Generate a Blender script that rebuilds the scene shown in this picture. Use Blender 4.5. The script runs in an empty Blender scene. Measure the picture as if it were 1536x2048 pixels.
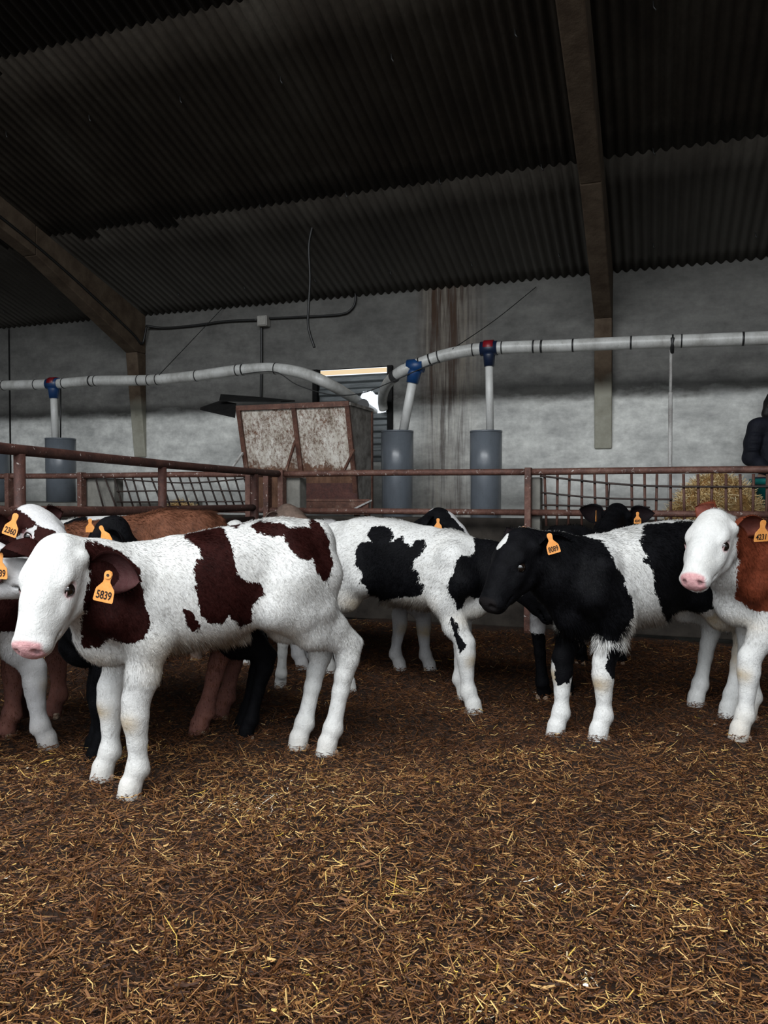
import bpy, bmesh, math, random
import numpy as np
from mathutils import Vector, Matrix

# ------------------------------------------------------------------ camera, world, light, exposure
SC = bpy.context.scene
COL = SC.collection
F_PX, CX, CY = 1538.0, 768.0, 1024.0
EYE = np.array([0.0, 0.0, 1.15])
YAW, PITCH = math.radians(19.4), math.radians(-1.45)
cam_d = bpy.data.cameras.new('camera')
cam_d.sensor_fit = 'VERTICAL'; cam_d.sensor_height = 24.0
cam_d.lens = F_PX * 24.0 / 2048.0
cam_d.clip_start = 0.05; cam_d.clip_end = 200
cam = bpy.data.objects.new('camera', cam_d); COL.objects.link(cam)
cam.location = EYE
cam.rotation_euler = (math.pi/2 + PITCH, 0, YAW)
SC.camera = cam

W_ = bpy.data.worlds.new('overcast_sky'); SC.world = W_; W_.use_nodes = True
wn = W_.node_tree.nodes; wl = W_.node_tree.links
bg = wn['Background']
tc = wn.new('ShaderNodeTexCoord'); sp = wn.new('ShaderNodeSeparateXYZ')
mr = wn.new('ShaderNodeMapRange'); mr.inputs[1].default_value = -0.05; mr.inputs[2].default_value = 0.05
mx = wn.new('ShaderNodeMix'); mx.data_type = 'RGBA'
mx.inputs[6].default_value = (0.03, 0.028, 0.025, 1); mx.inputs[7].default_value = (0.86, 0.93, 1.0, 1)
wl.new(tc.outputs['Generated'], sp.inputs[0]); wl.new(sp.outputs[2], mr.inputs[0])
wl.new(mr.outputs[0], mx.inputs[0]); wl.new(mx.outputs[2], bg.inputs[0])
bg.inputs[1].default_value = 1.3

def area(name, loc, target, sx, sy, power, col):
    l = bpy.data.lights.new(name, 'AREA'); l.shape = 'RECTANGLE'; l.size = sx; l.size_y = sy
    l.energy = power; l.color = col
    o = bpy.data.objects.new(name, l); COL.objects.link(o); o.location = loc
    o.rotation_euler = (Vector(target) - Vector(loc)).to_track_quat('-Z', 'Y').to_euler()
    return o
# daylight that enters by the open front of the barn, behind the camera
area('daylight_skylight', (-1.4, -1.0, 5.1), (-1.2, 0.5, 0.0), 8.0, 2.6, 715, (0.95, 0.98, 1.0))
area('daylight_open_front', (-1.5, -3.6, 2.6), (-0.6, 4.2, 0.6), 7.0, 2.6, 115, (0.93, 0.97, 1.0))

vs = SC.view_settings
SC.display_settings.display_device = 'sRGB'
vs.view_transform = 'Standard'; vs.look = 'None'; vs.gamma = 1; vs.use_curve_mapping = False
vs.exposure = 0.0
cy = SC.cycles
cy.max_bounces = 6; cy.diffuse_bounces = 3; cy.glossy_bounces = 2; cy.transmission_bounces = 2
cy.use_denoising = True
cy.use_adaptive_sampling = True; cy.adaptive_threshold = 0.02
cy.caustics_reflective = False; cy.caustics_refractive = False

RNG = np.random.default_rng(11)
random.seed(5)

# ------------------------------------------------------------------ photo geometry helpers
_R = np.array(cam.rotation_euler.to_matrix())
def ray(px, py):
    v = np.array([(px-CX)/F_PX, (CY-py)/F_PX, -1.0])
    return _R @ v
def W(px, py, d):                       # point at camera depth d
    return EYE + ray(px, py)*d
def onY(px, py, Y):
    r = ray(px, py); return EYE + r*((Y-EYE[1])/r[1])
def onX(px, py, X):
    r = ray(px, py); return EYE + r*((X-EYE[0])/r[0])
def onZ(px, py, Z=0.0):
    r = ray(px, py); return EYE + r*((Z-EYE[2])/r[2])
def proj(P):                            # world points (n,3) -> px, py, depth
    q = (P - EYE) @ _R
    d = -q[:, 2]
    return CX + F_PX*q[:, 0]/d, CY - F_PX*q[:, 1]/d, d

# ------------------------------------------------------------------ object helpers
def tag(o, label=None, cat=None, group=None, kind=None):
    if label: o['label'] = label
    if cat: o['category'] = cat
    if group: o['group'] = group
    if kind: o['kind'] = kind
    return o
def empty(name, loc=(0, 0, 0)):
    o = bpy.data.objects.new(name, None); COL.objects.link(o)
    o.location = loc; o.empty_display_size = 0.1
    return o
def link_mesh(name, me, mat, parent=None, smooth=True, loc=None):
    o = bpy.data.objects.new(name, me); COL.objects.link(o)
    if mat is not None and len(me.materials) == 0:
        me.materials.append(mat)
    if loc is not None: o.location = loc
    if parent is not None:
        o.parent = parent
    return o
def np_mesh(name, V, Fs, smooth=True):
    """V (n,3), Fs (m,k) with k = 3 or 4"""
    V = np.ascontiguousarray(V, dtype=np.float32); Fs = np.ascontiguousarray(Fs, dtype=np.int32)
    me = bpy.data.meshes.new(name)
    me.vertices.add(len(V)); me.vertices.foreach_set('co', V.ravel())
    k = Fs.shape[1]
    me.loops.add(Fs.size); me.loops.foreach_set('vertex_index', Fs.ravel())
    me.polygons.add(len(Fs)); me.polygons.foreach_set('loop_start', np.arange(0, Fs.size, k, dtype=np.int32))
    me.polygons.foreach_set('loop_total', np.full(len(Fs), k, dtype=np.int32))
    me.polygons.foreach_set('use_smooth', np.full(len(Fs), smooth, dtype=bool))
    me.update(calc_edges=True)
    return me
def set_attr(me, name, arr, typ='FLOAT'):
    a = me.attributes.new(name, typ, 'POINT')
    arr = np.ascontiguousarray(arr, dtype=np.float32)
    a.data.foreach_set('value' if typ == 'FLOAT' else 'vector', arr.ravel())

class MB:
    """collects solids; build() links them as one mesh object"""
    def __init__(s): s.v = []; s.f = []; s.sm = []
    def add(s, V, Fc, smooth=False):
        n = len(s.v)
        s.v += [tuple(map(float, p)) for p in V]
        s.f += [tuple(n+i for i in q) for q in Fc]; s.sm += [smooth]*len(Fc)
        return s
    def box(s, a, b):
        x0, y0, z0 = a; x1, y1, z1 = b
        V = [(x0,y0,z0),(x1,y0,z0),(x1,y1,z0),(x0,y1,z0),(x0,y0,z1),(x1,y0,z1),(x1,y1,z1),(x0,y1,z1)]
        return s.add(V, [(0,3,2,1),(4,5,6,7),(0,1,5,4),(1,2,6,5),(2,3,7,6),(3,0,4,7)])
    def hexa(s, P):      # 8 corners: bottom 4 then top 4
        return s.add(P, [(0,3,2,1),(4,5,6,7),(0,1,5,4),(1,2,6,5),(2,3,7,6),(3,0,4,7)])
    def bar(s, p, q, w, h=None, up=(0,0,1)):
        h = h or w; p = Vector(p); q = Vector(q); d = (q-p).normalized(); u = Vector(up)
        if abs(d.dot(u)) > 0.95: u = Vector((0,1,0))
        a = d.cross(u).normalized()*(w/2); b = a.cross(d).normalized()*(h/2)
        return s.hexa([p-a-b, p+a-b, p+a+b, p-a+b, q-a-b, q+a-b, q+a+b, q-a+b])
    def slab(s, poly, n, t):     # polygon extruded along n by t
        poly = [Vector(p) for p in poly]; n = Vector(n).normalized()*t; k = len(poly)
        V = poly + [p+n for p in poly]
        Fc = [tuple(reversed(range(k))), tuple(range(k, 2*k))] + [(i, (i+1) % k, k+(i+1) % k, k+i) for i in range(k)]
        return s.add(V, Fc)
    def tube(s, pts, r, seg=10, caps=True, wob=0.0):
        pts = [Vector(p) for p in pts]; n = len(pts)
        rs = r if hasattr(r, '__len__') else [r]*n
        V = []; Fc = []; prev = None
        for i, p in enumerate(pts):
            d = (pts[min(i+1, n-1)] - pts[max(i-1, 0)]).normalized()
            if prev is None:
                u = Vector((0,0,1)) if abs(d.z) < 0.9 else Vector((1,0,0))
                a = d.cross(u).normalized()
            else:
                a = (prev - d*prev.dot(d)).normalized()
            b = d.cross(a); prev = a
            for k in range(seg):
                t = 2*math.pi*k/seg; rr = rs[i]*(1+wob*(random.random()-.5))
                V.append(p + a*math.cos(t)*rr + b*math.sin(t)*rr)
        for i in range(n-1):
            for k in range(seg):
                Fc.append((i*seg+k, i*seg+(k+1) % seg, (i+1)*seg+(k+1) % seg, (i+1)*seg+k))
        s.add(V, Fc, True)
        if caps:
            m = len(s.v)-n*seg
            s.f.append(tuple(m+k for k in reversed(range(seg)))); s.sm.append(False)
            s.f.append(tuple(m+(n-1)*seg+k for k in range(seg))); s.sm.append(False)
        return s
    def build(s, name, mat, parent=None, bevel=0.0):
        off = Vector((0, 0, 0))
        if parent is not None:
            off = Vector(parent.location); q = parent.parent
            while q is not None: off += Vector(q.location); q = q.parent
        me = bpy.data.meshes.new(name)
        me.from_pydata([Vector(v)-off for v in s.v], [], s.f)
        me.polygons.foreach_set('use_smooth', s.sm); me.update()
        bm = bmesh.new(); bm.from_mesh(me); bmesh.ops.recalc_face_normals(bm, faces=bm.faces); bm.to_mesh(me); bm.free()
        o = link_mesh(name, me, mat, parent)
        if bevel:
            m = o.modifiers.new('bevel', 'BEVEL'); m.width = bevel; m.segments = 2; m.limit_method = 'ANGLE'
        return o
def top(o):
    """put the origin of a one-mesh thing at its base"""
    me = o.data; n = len(me.vertices); c = np.empty(n*3, dtype=np.float32); me.vertices.foreach_get('co', c); c = c.reshape(-1, 3)
    b = np.array([(c[:,0].min()+c[:,0].max())/2, (c[:,1].min()+c[:,1].max())/2, c[:,2].min()], dtype=np.float32)
    me.vertices.foreach_set('co', (c-b).ravel()); me.update(); o.location = Vector(b.tolist())
    return o
def smooth_path(pts, n=6):
    P = [np.array(p, float) for p in pts]; out = []
    for i in range(len(P)-1):
        p0 = P[max(i-1, 0)]; p1 = P[i]; p2 = P[i+1]; p3 = P[min(i+2, len(P)-1)]
        for k in range(n):
            t = k/n
            out.append(0.5*((2*p1)+(-p0+p2)*t+(2*p0-5*p1+4*p2-p3)*t*t+(-p0+3*p1-3*p2+p3)*t**3))
    out.append(P[-1]); return out

# ------------------------------------------------------------------ materials
class NT:
    def __init__(s, name, rough=0.7, spec=0.3, metal=0.0):
        s.m = bpy.data.materials.new(name); s.m.use_nodes = True
        s.n = s.m.node_tree.nodes; s.l = s.m.node_tree.links
        s.b = s.n['Principled BSDF']
        s.b.inputs['Roughness'].default_value = rough; s.b.inputs['Metallic'].default_value = metal
        s.b.inputs['Specular IOR Level'].default_value = spec
    def obj(s):
        t = s.n.new('ShaderNodeTexCoord'); return t.outputs['Object']
    def pos(s):
        t = s.n.new('ShaderNodeNewGeometry'); return t.outputs['Position']
    def map(s, v, scale=(1,1,1), loc=(0,0,0), rot=(0,0,0)):
        m = s.n.new('ShaderNodeMapping'); m.inputs['Scale'].default_value = scale; m.inputs['Location'].default_value = loc
        m.inputs['Rotation'].default_value = rot
        s.l.new(v, m.inputs[0]); return m.outputs[0]
    def noise(s, v, scale=5, detail=4, rough=0.6, dist=0.0):
        t = s.n.new('ShaderNodeTexNoise'); t.inputs['Scale'].default_value = scale; t.inputs['Detail'].default_value = detail
        t.inputs['Roughness'].default_value = rough; t.inputs['Distortion'].default_value = dist
        s.l.new(v, t.inputs['Vector']); return t.outputs['Fac']
    def ramp(s, f, stops, interp='LINEAR'):
        r = s.n.new('ShaderNodeValToRGB'); r.color_ramp.interpolation = interp; e = r.color_ramp.elements
        while len(e) < len(stops): e.new(0.5)
        for el, (p, c) in zip(e, stops):
            el.position = p; el.color = (*c, 1) if len(c) == 3 else c
        s.l.new(f, r.inputs[0]); return r.outputs[0]
    def mix(s, f, a, b, mode='MIX'):
        m = s.n.new('ShaderNodeMix'); m.data_type = 'RGBA'; m.blend_type = mode
        for sock, x in ((m.inputs[0], f), (m.inputs[6], a), (m.inputs[7], b)):
            if hasattr(x, 'is_linked'): s.l.new(x, sock)
            elif isinstance(x, (int, float)): sock.default_value = x
            else: sock.default_value = (*x, 1)
        return m.outputs[2]
    def math(s, op, a, b=0.0, clamp=False):
        m = s.n.new('ShaderNodeMath'); m.operation = op; m.use_clamp = clamp
        for sock, x in ((m.inputs[0], a), (m.inputs[1], b)):
            if hasattr(x, 'is_linked'): s.l.new(x, sock)
            else: sock.default_value = x
        return m.outputs[0]
    def rng(s, f, a, b, c=0.0, d=1.0):
        m = s.n.new('ShaderNodeMapRange'); s.l.new(f, m.inputs[0])
        for i, x in enumerate((a, b, c, d)): m.inputs[i+1].default_value = x
        return m.outputs[0]
    def attr(s, name, vec=False):
        a = s.n.new('ShaderNodeAttribute'); a.attribute_name = name
        return a.outputs['Vector' if vec else 'Fac']
    def sep(s, v):
        x = s.n.new('ShaderNodeSeparateXYZ'); s.l.new(v, x.inputs[0]); return x.outputs
    def color(s, c):
        if hasattr(c, 'is_linked'): s.l.new(c, s.b.inputs['Base Color'])
        else: s.b.inputs['Base Color'].default_value = (*c, 1)
        return s
    def rough(s, f): s.l.new(f, s.b.inputs['Roughness']); return s
    def bump(s, f, strength=0.4, dist=0.01):
        b = s.n.new('ShaderNodeBump'); b.inputs['Strength'].default_value = strength; b.inputs['Distance'].default_value = dist
        s.l.new(f, b.inputs['Height']); s.l.new(b.outputs[0], s.b.inputs['Normal']); return s

def mottled(name, c0, c1, scale=8, rough=0.7, bump=0.2, spec=0.3, metal=0.0, dist=0.005):
    t = NT(name, rough, spec, metal); v = t.obj()
    n = t.noise(v, scale, 6, 0.65)
    t.color(t.ramp(n, [(0.3, c0), (0.7, c1)]))
    if bump: t.bump(t.noise(v, scale*6, 4), bump, dist)
    return t.m

# wall: grey cast concrete, form joints, rust streaks under the roof
def wall_mat():
    t = NT('cast_concrete_wall', 0.9, 0.15); p = t.pos(); x, y, z = t.sep(p)
    big = t.noise(p, 0.9, 5, 0.6); fine = t.noise(p, 14, 6, 0.7); mid = t.noise(t.map(p, (1, 1, 2.2)), 3.2, 5, 0.62)
    c = t.ramp(big, [(0.25, (0.12, 0.118, 0.113)), (0.75, (0.20, 0.196, 0.188))])
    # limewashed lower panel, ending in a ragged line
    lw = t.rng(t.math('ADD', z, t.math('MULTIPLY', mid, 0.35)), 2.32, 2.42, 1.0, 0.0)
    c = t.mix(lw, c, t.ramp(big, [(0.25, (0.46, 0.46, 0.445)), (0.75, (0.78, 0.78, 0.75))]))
    c = t.mix(0.75, c, t.ramp(mid, [(0.3, (0.55, 0.55, 0.55)), (0.7, (1.25, 1.25, 1.22))]), 'MULTIPLY')
    c = t.mix(0.6, c, t.ramp(fine, [(0.3, (0.7, 0.7, 0.7)), (0.7, (1.2, 1.2, 1.2))]), 'MULTIPLY')
    # pour joints: darker water marks along horizontal lines
    zz = t.math('ADD', z, t.math('MULTIPLY', t.noise(p, 1.3, 3), 0.12))
    for h, w, k in ((2.23, 0.10, 0.55), (1.02, 0.25, 0.5)):
        d = t.math('ABSOLUTE', t.math('SUBTRACT', zz, h+0.06)); band = t.rng(d, 0.0, w, k, 0.0)
        c = t.mix(band, c, (0.045, 0.043, 0.038))
    # upper part darkened to carry the light falloff, with its own uneven edge
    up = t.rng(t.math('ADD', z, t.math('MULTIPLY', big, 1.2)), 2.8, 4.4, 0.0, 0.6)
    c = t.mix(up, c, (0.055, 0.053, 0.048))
    # rust streaks
    a = float(onY(845, 600, 8.6)[0]); b = float(onY(962, 600, 8.6)[0])
    st = t.noise(t.map(p, (1, 1, 0.05)), 16, 4, 0.7); mask = t.math('MULTIPLY', t.rng(x, a-0.1, a+0.12), t.rng(x, b-0.3, b+0.12, 1, 0))
    zf = t.rng(z, 1.0, 3.6, 0.7, 1.0)
    m = t.math('MULTIPLY', t.math('MULTIPLY', mask, zf), t.rng(st, 0.40, 0.62))
    c = t.mix(t.math('MULTIPLY', m, 0.95), c, (0.045, 0.024, 0.014))
    pale = t.math('MULTIPLY', mask, t.rng(st, 0.55, 0.35)); c = t.mix(t.math('MULTIPLY', pale, 0.45), c, (0.26, 0.21, 0.15))
    t.color(c); t.bump(t.math('ADD', fine, t.math('MULTIPLY', mid, 1.5)), 0.35, 0.012)
    return t.m
M = {}
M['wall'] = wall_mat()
M['concrete'] = mottled('weathered_concrete', (0.10, 0.095, 0.085), (0.26, 0.25, 0.22), 5, 0.9, 0.4)
def frame_mat():
    t = NT('concrete_portal_frame', 0.9, 0.15); p = t.pos(); x, y, z = t.sep(p); n = t.noise(p, 5, 6, 0.65); f = t.noise(p, 30, 4, .7)
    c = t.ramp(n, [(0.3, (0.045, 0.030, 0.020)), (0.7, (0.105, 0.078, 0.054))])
    lw = t.rng(t.math('ADD', z, t.math('MULTIPLY', n, 0.3)), 2.35, 2.55, 1.0, 0.0)  # lower column coloured paler for the stronger light it gets
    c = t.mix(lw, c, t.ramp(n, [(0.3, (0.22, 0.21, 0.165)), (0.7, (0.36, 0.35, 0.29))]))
    t.color(c); t.bump(t.math('ADD', n, t.math('MULTIPLY', f, .4)), 0.5, 0.012); return t.m
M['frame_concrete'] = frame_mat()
def roof_mat():
    t = NT('corrugated_fibre_cement', 0.85, 0.2); p = t.pos()
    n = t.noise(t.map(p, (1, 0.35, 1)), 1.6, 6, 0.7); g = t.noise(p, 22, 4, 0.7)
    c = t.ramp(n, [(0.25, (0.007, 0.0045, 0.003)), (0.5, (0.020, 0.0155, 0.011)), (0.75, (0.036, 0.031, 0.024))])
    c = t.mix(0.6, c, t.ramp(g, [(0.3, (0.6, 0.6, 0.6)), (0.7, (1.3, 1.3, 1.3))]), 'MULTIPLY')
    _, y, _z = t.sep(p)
    c = t.mix(t.rng(t.math('ADD', y, t.math('MULTIPLY', n, 1.5)), 7.3, 9.6, 0, 0.6), c, (0.14, 0.135, 0.122))       # paler towards the eave
    t.color(c); t.bump(g, 0.3, 0.006); return t.m
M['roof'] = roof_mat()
def rust_mat(name, c0, c1, c2, chips=0.66):
    t = NT(name, 0.6, 0.45, 0.15); v = t.pos()
    n = t.noise(v, 9, 6, 0.7); f = t.noise(v, 55, 5, 0.75); s = t.noise(v, 38, 3, 0.6, 0.5)
    c = t.ramp(n, [(0.3, c0), (0.55, c1), (0.75, c2)])
    c = t.mix(0.6, c, t.ramp(f, [(0.3, (0.55, 0.55, 0.55)), (0.7, (1.4, 1.4, 1.4))]), 'MULTIPLY')
    c = t.mix(t.rng(s, chips, chips+0.05), c, (0.42, 0.36, 0.33))
    t.color(c); t.bump(f, 0.6, 0.006); return t.m
M['rust'] = rust_mat('rusted_red_pipe', (0.030, 0.012, 0.009), (0.075, 0.030, 0.022), (0.13, 0.062, 0.045))
M['rust_far'] = rust_mat('rusted_fence_pipe', (0.055, 0.024, 0.018), (0.13, 0.058, 0.042), (0.20, 0.12, 0.09), 0.64)
M['rod'] = rust_mat('dark_rusted_rod', (0.012, 0.009, 0.008), (0.035, 0.022, 0.018), (0.06, 0.035, 0.028), 0.8)
M['rod_red'] = rust_mat('red_rusted_rod', (0.05, 0.022, 0.016), (0.10, 0.045, 0.032), (0.14, 0.07, 0.05), 0.8)
def hopper_mat():
    t = NT('rusted_whitewashed_steel', 0.75, 0.3, 0.1); p = t.pos(); x, y, z = t.sep(p)
    n = t.noise(p, 3.2, 5, 0.65); f = t.noise(t.map(p, (1, 1, 0.6)), 42, 6, 0.85); g = t.noise(t.map(p, (1, 1, 0.25)), 11, 5, 0.7)
    s = t.math('ADD', t.math('MULTIPLY', f, 0.75), t.math('MULTIPLY', n, 0.25))
    rust = t.ramp(g, [(0.3, (0.060, 0.026, 0.016)), (0.7, (0.22, 0.115, 0.070))])
    white = t.ramp(g, [(0.3, (0.36, 0.30, 0.23)), (0.7, (0.78, 0.75, 0.69))])
    bare = t.rng(t.math('ADD', z, t.math('MULTIPLY', n, 0.5)), 1.72, 1.52, 0.0, 0.24)      # lower third has lost its wash
    c = t.mix(t.rng(t.math('SUBTRACT', s, bare), 0.42, 0.55), rust, white)
    t.color(c); t.bump(f, 0.5, 0.006); return t.m
M['hopper'] = hopper_mat()
M['hopper_side'] = mottled('grey_streaked_steel', (0.08, 0.065, 0.055), (0.34, 0.32, 0.29), 9, 0.75, 0.3)
M['hopper_frame'] = rust_mat('rusted_angle_iron', (0.05, 0.02, 0.013), (0.12, 0.05, 0.032), (0.24, 0.16, 0.12), 0.7)
M['black_sheet'] = mottled('dark_sheet', (0.006, 0.006, 0.006), (0.016, 0.0155, 0.015), 12, 0.8, 0.2, 0.1)
def dirty(name, c, d, rough=0.35, spec=0.5, amt=0.6):
    t = NT(name, rough, spec); p = t.pos()
    n = t.noise(t.map(p, (1, 1, 0.5)), 7, 6, 0.7); f = t.noise(p, 60, 3, 0.7)
    k = t.math('MULTIPLY', t.rng(n, 0.42, 0.72), amt)
    cc = t.mix(k, c, d); cc = t.mix(t.math('MULTIPLY', t.rng(f, 0.62, 0.7), 0.6), cc, d)
    t.color(cc); t.bump(n, 0.12, 0.01); return t.m
M['pvc_grey'] = dirty('grey_plastic_tube', (0.12, 0.135, 0.155), (0.06, 0.065, 0.07), 0.28, 0.5, 0.45)
M['pvc_white'] = dirty('dirty_white_pipe', (0.50, 0.50, 0.48), (0.20, 0.19, 0.17), 0.38, 0.5, 0.75)
M['pvc_thin'] = dirty('pale_riser_pipe', (0.60, 0.60, 0.58), (0.33, 0.32, 0.30), 0.4, 0.5, 0.6)
M['band'] = dirty('black_band', (0.012, 0.012, 0.012), (0.03, 0.03, 0.03), 0.5)
M['blue'] = dirty('blue_fitting', (0.006, 0.045, 0.15), (0.02, 0.02, 0.03), 0.4)
M['navy_fit'] = dirty('navy_fitting', (0.006, 0.014, 0.04), (0.02, 0.02, 0.03), 0.4)
M['red'] = dirty('red_fitting', (0.20, 0.006, 0.012), (0.05, 0.01, 0.01), 0.4)
M['cable'] = dirty('black_cable', (0.006, 0.006, 0.006), (0.015, 0.014, 0.012), 0.5)
M['box_white'] = dirty('junction_box_plastic', (0.32, 0.31, 0.28), (0.12, 0.11, 0.10), 0.5)
M['galv'] = dirty('whitened_galvanised_pole', (0.48, 0.47, 0.45), (0.10, 0.08, 0.07), 0.5, 0.5, 0.9)
def shutter_mat():
    t = NT('ribbed_grey_shutter', 0.45, 0.5, 0.35); p = t.pos(); n = t.noise(t.map(p, (0.4, 1, 3)), 9, 5, 0.7)
    t.color(t.ramp(n, [(0.3, (0.06, 0.068, 0.07)), (0.7, (0.16, 0.175, 0.18))])); t.bump(n, 0.1, 0.004); return t.m
M['shutter'] = shutter_mat()
M['lath'] = mottled('pale_wood_lath', (0.60, 0.50, 0.38), (0.75, 0.66, 0.52), 20, 0.6, 0.1)
M['tub'] = dirty('green_plastic', (0.004, 0.11, 0.10), (0.01, 0.05, 0.05), 0.4)
def hay_mat(name, stops, rough=0.55):
    t = NT(name, rough, 0.16); a = t.attr('tint')
    c = t.ramp(a, stops); g = t.noise(t.pos(), 3.0, 3, 0.6)
    t.color(t.mix(0.5, c, t.ramp(g, [(0.3, (0.62, 0.58, 0.55)), (0.7, (1.25, 1.22, 1.15))]), 'MULTIPLY'))
    return t.m
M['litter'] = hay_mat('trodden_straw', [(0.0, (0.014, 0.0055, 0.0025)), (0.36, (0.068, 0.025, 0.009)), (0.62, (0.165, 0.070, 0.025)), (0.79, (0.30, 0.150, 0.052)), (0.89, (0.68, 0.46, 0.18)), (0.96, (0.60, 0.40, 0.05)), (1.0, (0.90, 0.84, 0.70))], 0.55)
M['hay'] = hay_mat('fresh_straw', [(0.0, (0.25, 0.14, 0.05)), (0.4, (0.58, 0.40, 0.17)), (0.8, (0.85, 0.66, 0.36)), (1.0, (0.95, 0.86, 0.60))])
def soil_mat():
    t = NT('dung_and_straw_bed', 0.8, 0.35); p = t.pos(); n = t.noise(p, 2.2, 5, 0.65); f = t.noise(p, 30, 6, 0.75)
    c = t.ramp(n, [(0.3, (0.016, 0.008, 0.005)), (0.7, (0.060, 0.028, 0.013))])
    t.color(t.mix(0.7, c, t.ramp(f, [(0.3, (0.35, 0.35, 0.35)), (0.7, (1.6, 1.6, 1.6))]), 'MULTIPLY')); t.bump(f, 1.0, 0.03); return t.m
M['soil'] = soil_mat()
M['dark_concrete'] = mottled('dark_mottled_concrete', (0.012, 0.009, 0.007), (0.05, 0.042, 0.034), 4, 0.9, 0.4)  # dark mottled tone all over, for the feeding wall

# ------------------------------------------------------------------ barn shell
YW = 8.6; ZE = 3.53; TP = math.tan(math.radians(16.5)); YR = -4.2
def zroof(y): return ZE + (YW-y)*TP
XL, XR = -17.0, 9.5
wa = onY(627, 740, YW); wb = onY(784, 900, YW)       # window opening
wx0, wx1, wz1, wz0 = float(wa[0]), float(wb[0]), float(onY(705, 736, YW)[2]), float(onY(705, 925, YW)[2])
m = MB()
for a, b in (((XL, YW, -0.1), (wx0, YW+0.06, ZE+0.1)), ((wx1, YW, -0.1), (XR, YW+0.06, ZE+0.1)),
             ((wx0, YW, -0.1), (wx1, YW+0.06, wz0)), ((wx0, YW, wz1), (wx1, YW+0.06, ZE+0.1))):
    m.box(a, b)
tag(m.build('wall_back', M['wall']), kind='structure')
m = MB().slab([(XL, YW+0.2, -0.1), (XL, YR, -0.1), (XL, YR, zroof(YR)), (XL, YW+0.2, ZE-0.05)], (-1, 0, 0), 0.2)
tag(m.build('wall_left', M['concrete']), kind='structure')
m = MB().slab([(XR, YW+0.2, -0.1), (XR, YR, -0.1), (XR, YR, zroof(YR)), (XR, YW+0.2, ZE-0.05)], (1, 0, 0), 0.2)
tag(m.build('wall_right', M['concrete']), kind='structure')

# corrugated roof: overlapping rows of sheets
def roof_rows():
    pitch, amp = 0.092, 0.017
    nx = int((XR-XL)/pitch*8); xs = np.linspace(XL, XR, nx)
    seams = [YW+0.15]
    for px, py in ((1300, 318), (300, 72)):
        r = ray(px, py); t = (ZE + YW*TP - EYE[2] - 0.0)/(r[2] + r[1]*TP) if True else 0
        seams.append(float(EYE[1]+r[1]*t))
    print('roof seams', seams)
    seams += [YR, ]
    Vs = []; Fs = []; n0 = 0
    for k in range(len(seams)-1):
        y0, y1 = seams[k], seams[k+1]-0.12
        ys = np.linspace(y0, y1, 6)
        lift = -0.03+0.008*k
        sheet = np.floor((xs-XL+0.3*k)/1.02)
        tilt = ((xs-XL+0.3*k) % 1.02)/1.02*0.004          # each sheet laps over its neighbour
        wob = np.sin(sheet*12.9898)*0.004
        zz = amp*np.cos(2*np.pi*(xs-XL)/pitch) + tilt + wob
        for j, y in enumerate(ys):
            Vs.append(np.stack([xs, np.full(nx, y), zroof(y)+zz+lift+0.006*j/5], 1))
        i = np.arange(nx-1)
        for j in range(5):
            a = n0+j*nx+i; Fs.append(np.stack([a, a+1, a+nx+1, a+nx], 1))
        n0 += 6*nx
    me = np_mesh('ceiling', np.concatenate(Vs), np.concatenate(Fs))
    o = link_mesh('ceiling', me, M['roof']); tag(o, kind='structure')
    s = o.modifiers.new('thickness', 'SOLIDIFY'); s.thickness = 0.006; s.offset = 1
    return seams
SEAMS = roof_rows()

# roof hooks: small dark bolts hanging from the sheets, in rows under the purlins
def hooks():
    m = MB()
    for y in (YW-0.45, YW-1.75, YW-3.1, YW-4.5):
        x = XL+5
        while x < 4:
            z = zroof(y)-0.05
            m.tube([(x, y, z+0.03), (x+0.004, y, z-0.02), (x+0.02, y-0.004, z-0.045)], 0.006, 5); x += 0.92
    o = top(m.build('roof_hooks', M['cable'])); tag(o, 'rows of small dark roof bolts poking through the corrugated ceiling', 'roof bolts', kind='stuff')
hooks()

# concrete portal frames
def frame(xc, w=0.18):
    x0, x1 = xc-w/2, xc+w/2
    m = MB()
    zb, zt = 1.62, 2.98
    def sec(prof):
        m.slab([(x0, y, z) for y, z in prof], (1, 0, 0), w)
    sec([(YW, zb), (YW-0.03, zb), (YW-0.19, zt), (YW, zt)])
    sec([(YW, zt), (YW-0.19, zt), (YW-1.9, zroof(YW-1.9)-0.36), (YW-1.9, zroof(YW-1.9)-0.02), (YW, ZE-0.02)])
    sec([(YW-1.9, zroof(YW-1.9)-0.36), (YR+0.4, zroof(YR+0.4)-0.34), (YR+0.4, zroof(YR+0.4)-0.02), (YW-1.9, zroof(YW-1.9)-0.02)])
    return m
xr = float(onY(1206, 700, YW-0.15)[0]); xl = float(onY(266, 700, YW-0.15)[0])
print('frames', xl, xr, 'window', wx0, wx1, wz0, wz1)
for i, xc in enumerate((xl, xr, 2*xr-xl)):
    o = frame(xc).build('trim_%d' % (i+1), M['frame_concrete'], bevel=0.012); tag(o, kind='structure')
# joints between wall panels
m = MB()
for px in (20,):
    x = float(onY(px, 800, YW)[0]); m.box((x-0.012, YW-0.008, 0), (x+0.012, YW+0.01, ZE-0.06))
tag(m.build('trim_4', M['black_sheet']), kind='structure')

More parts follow.
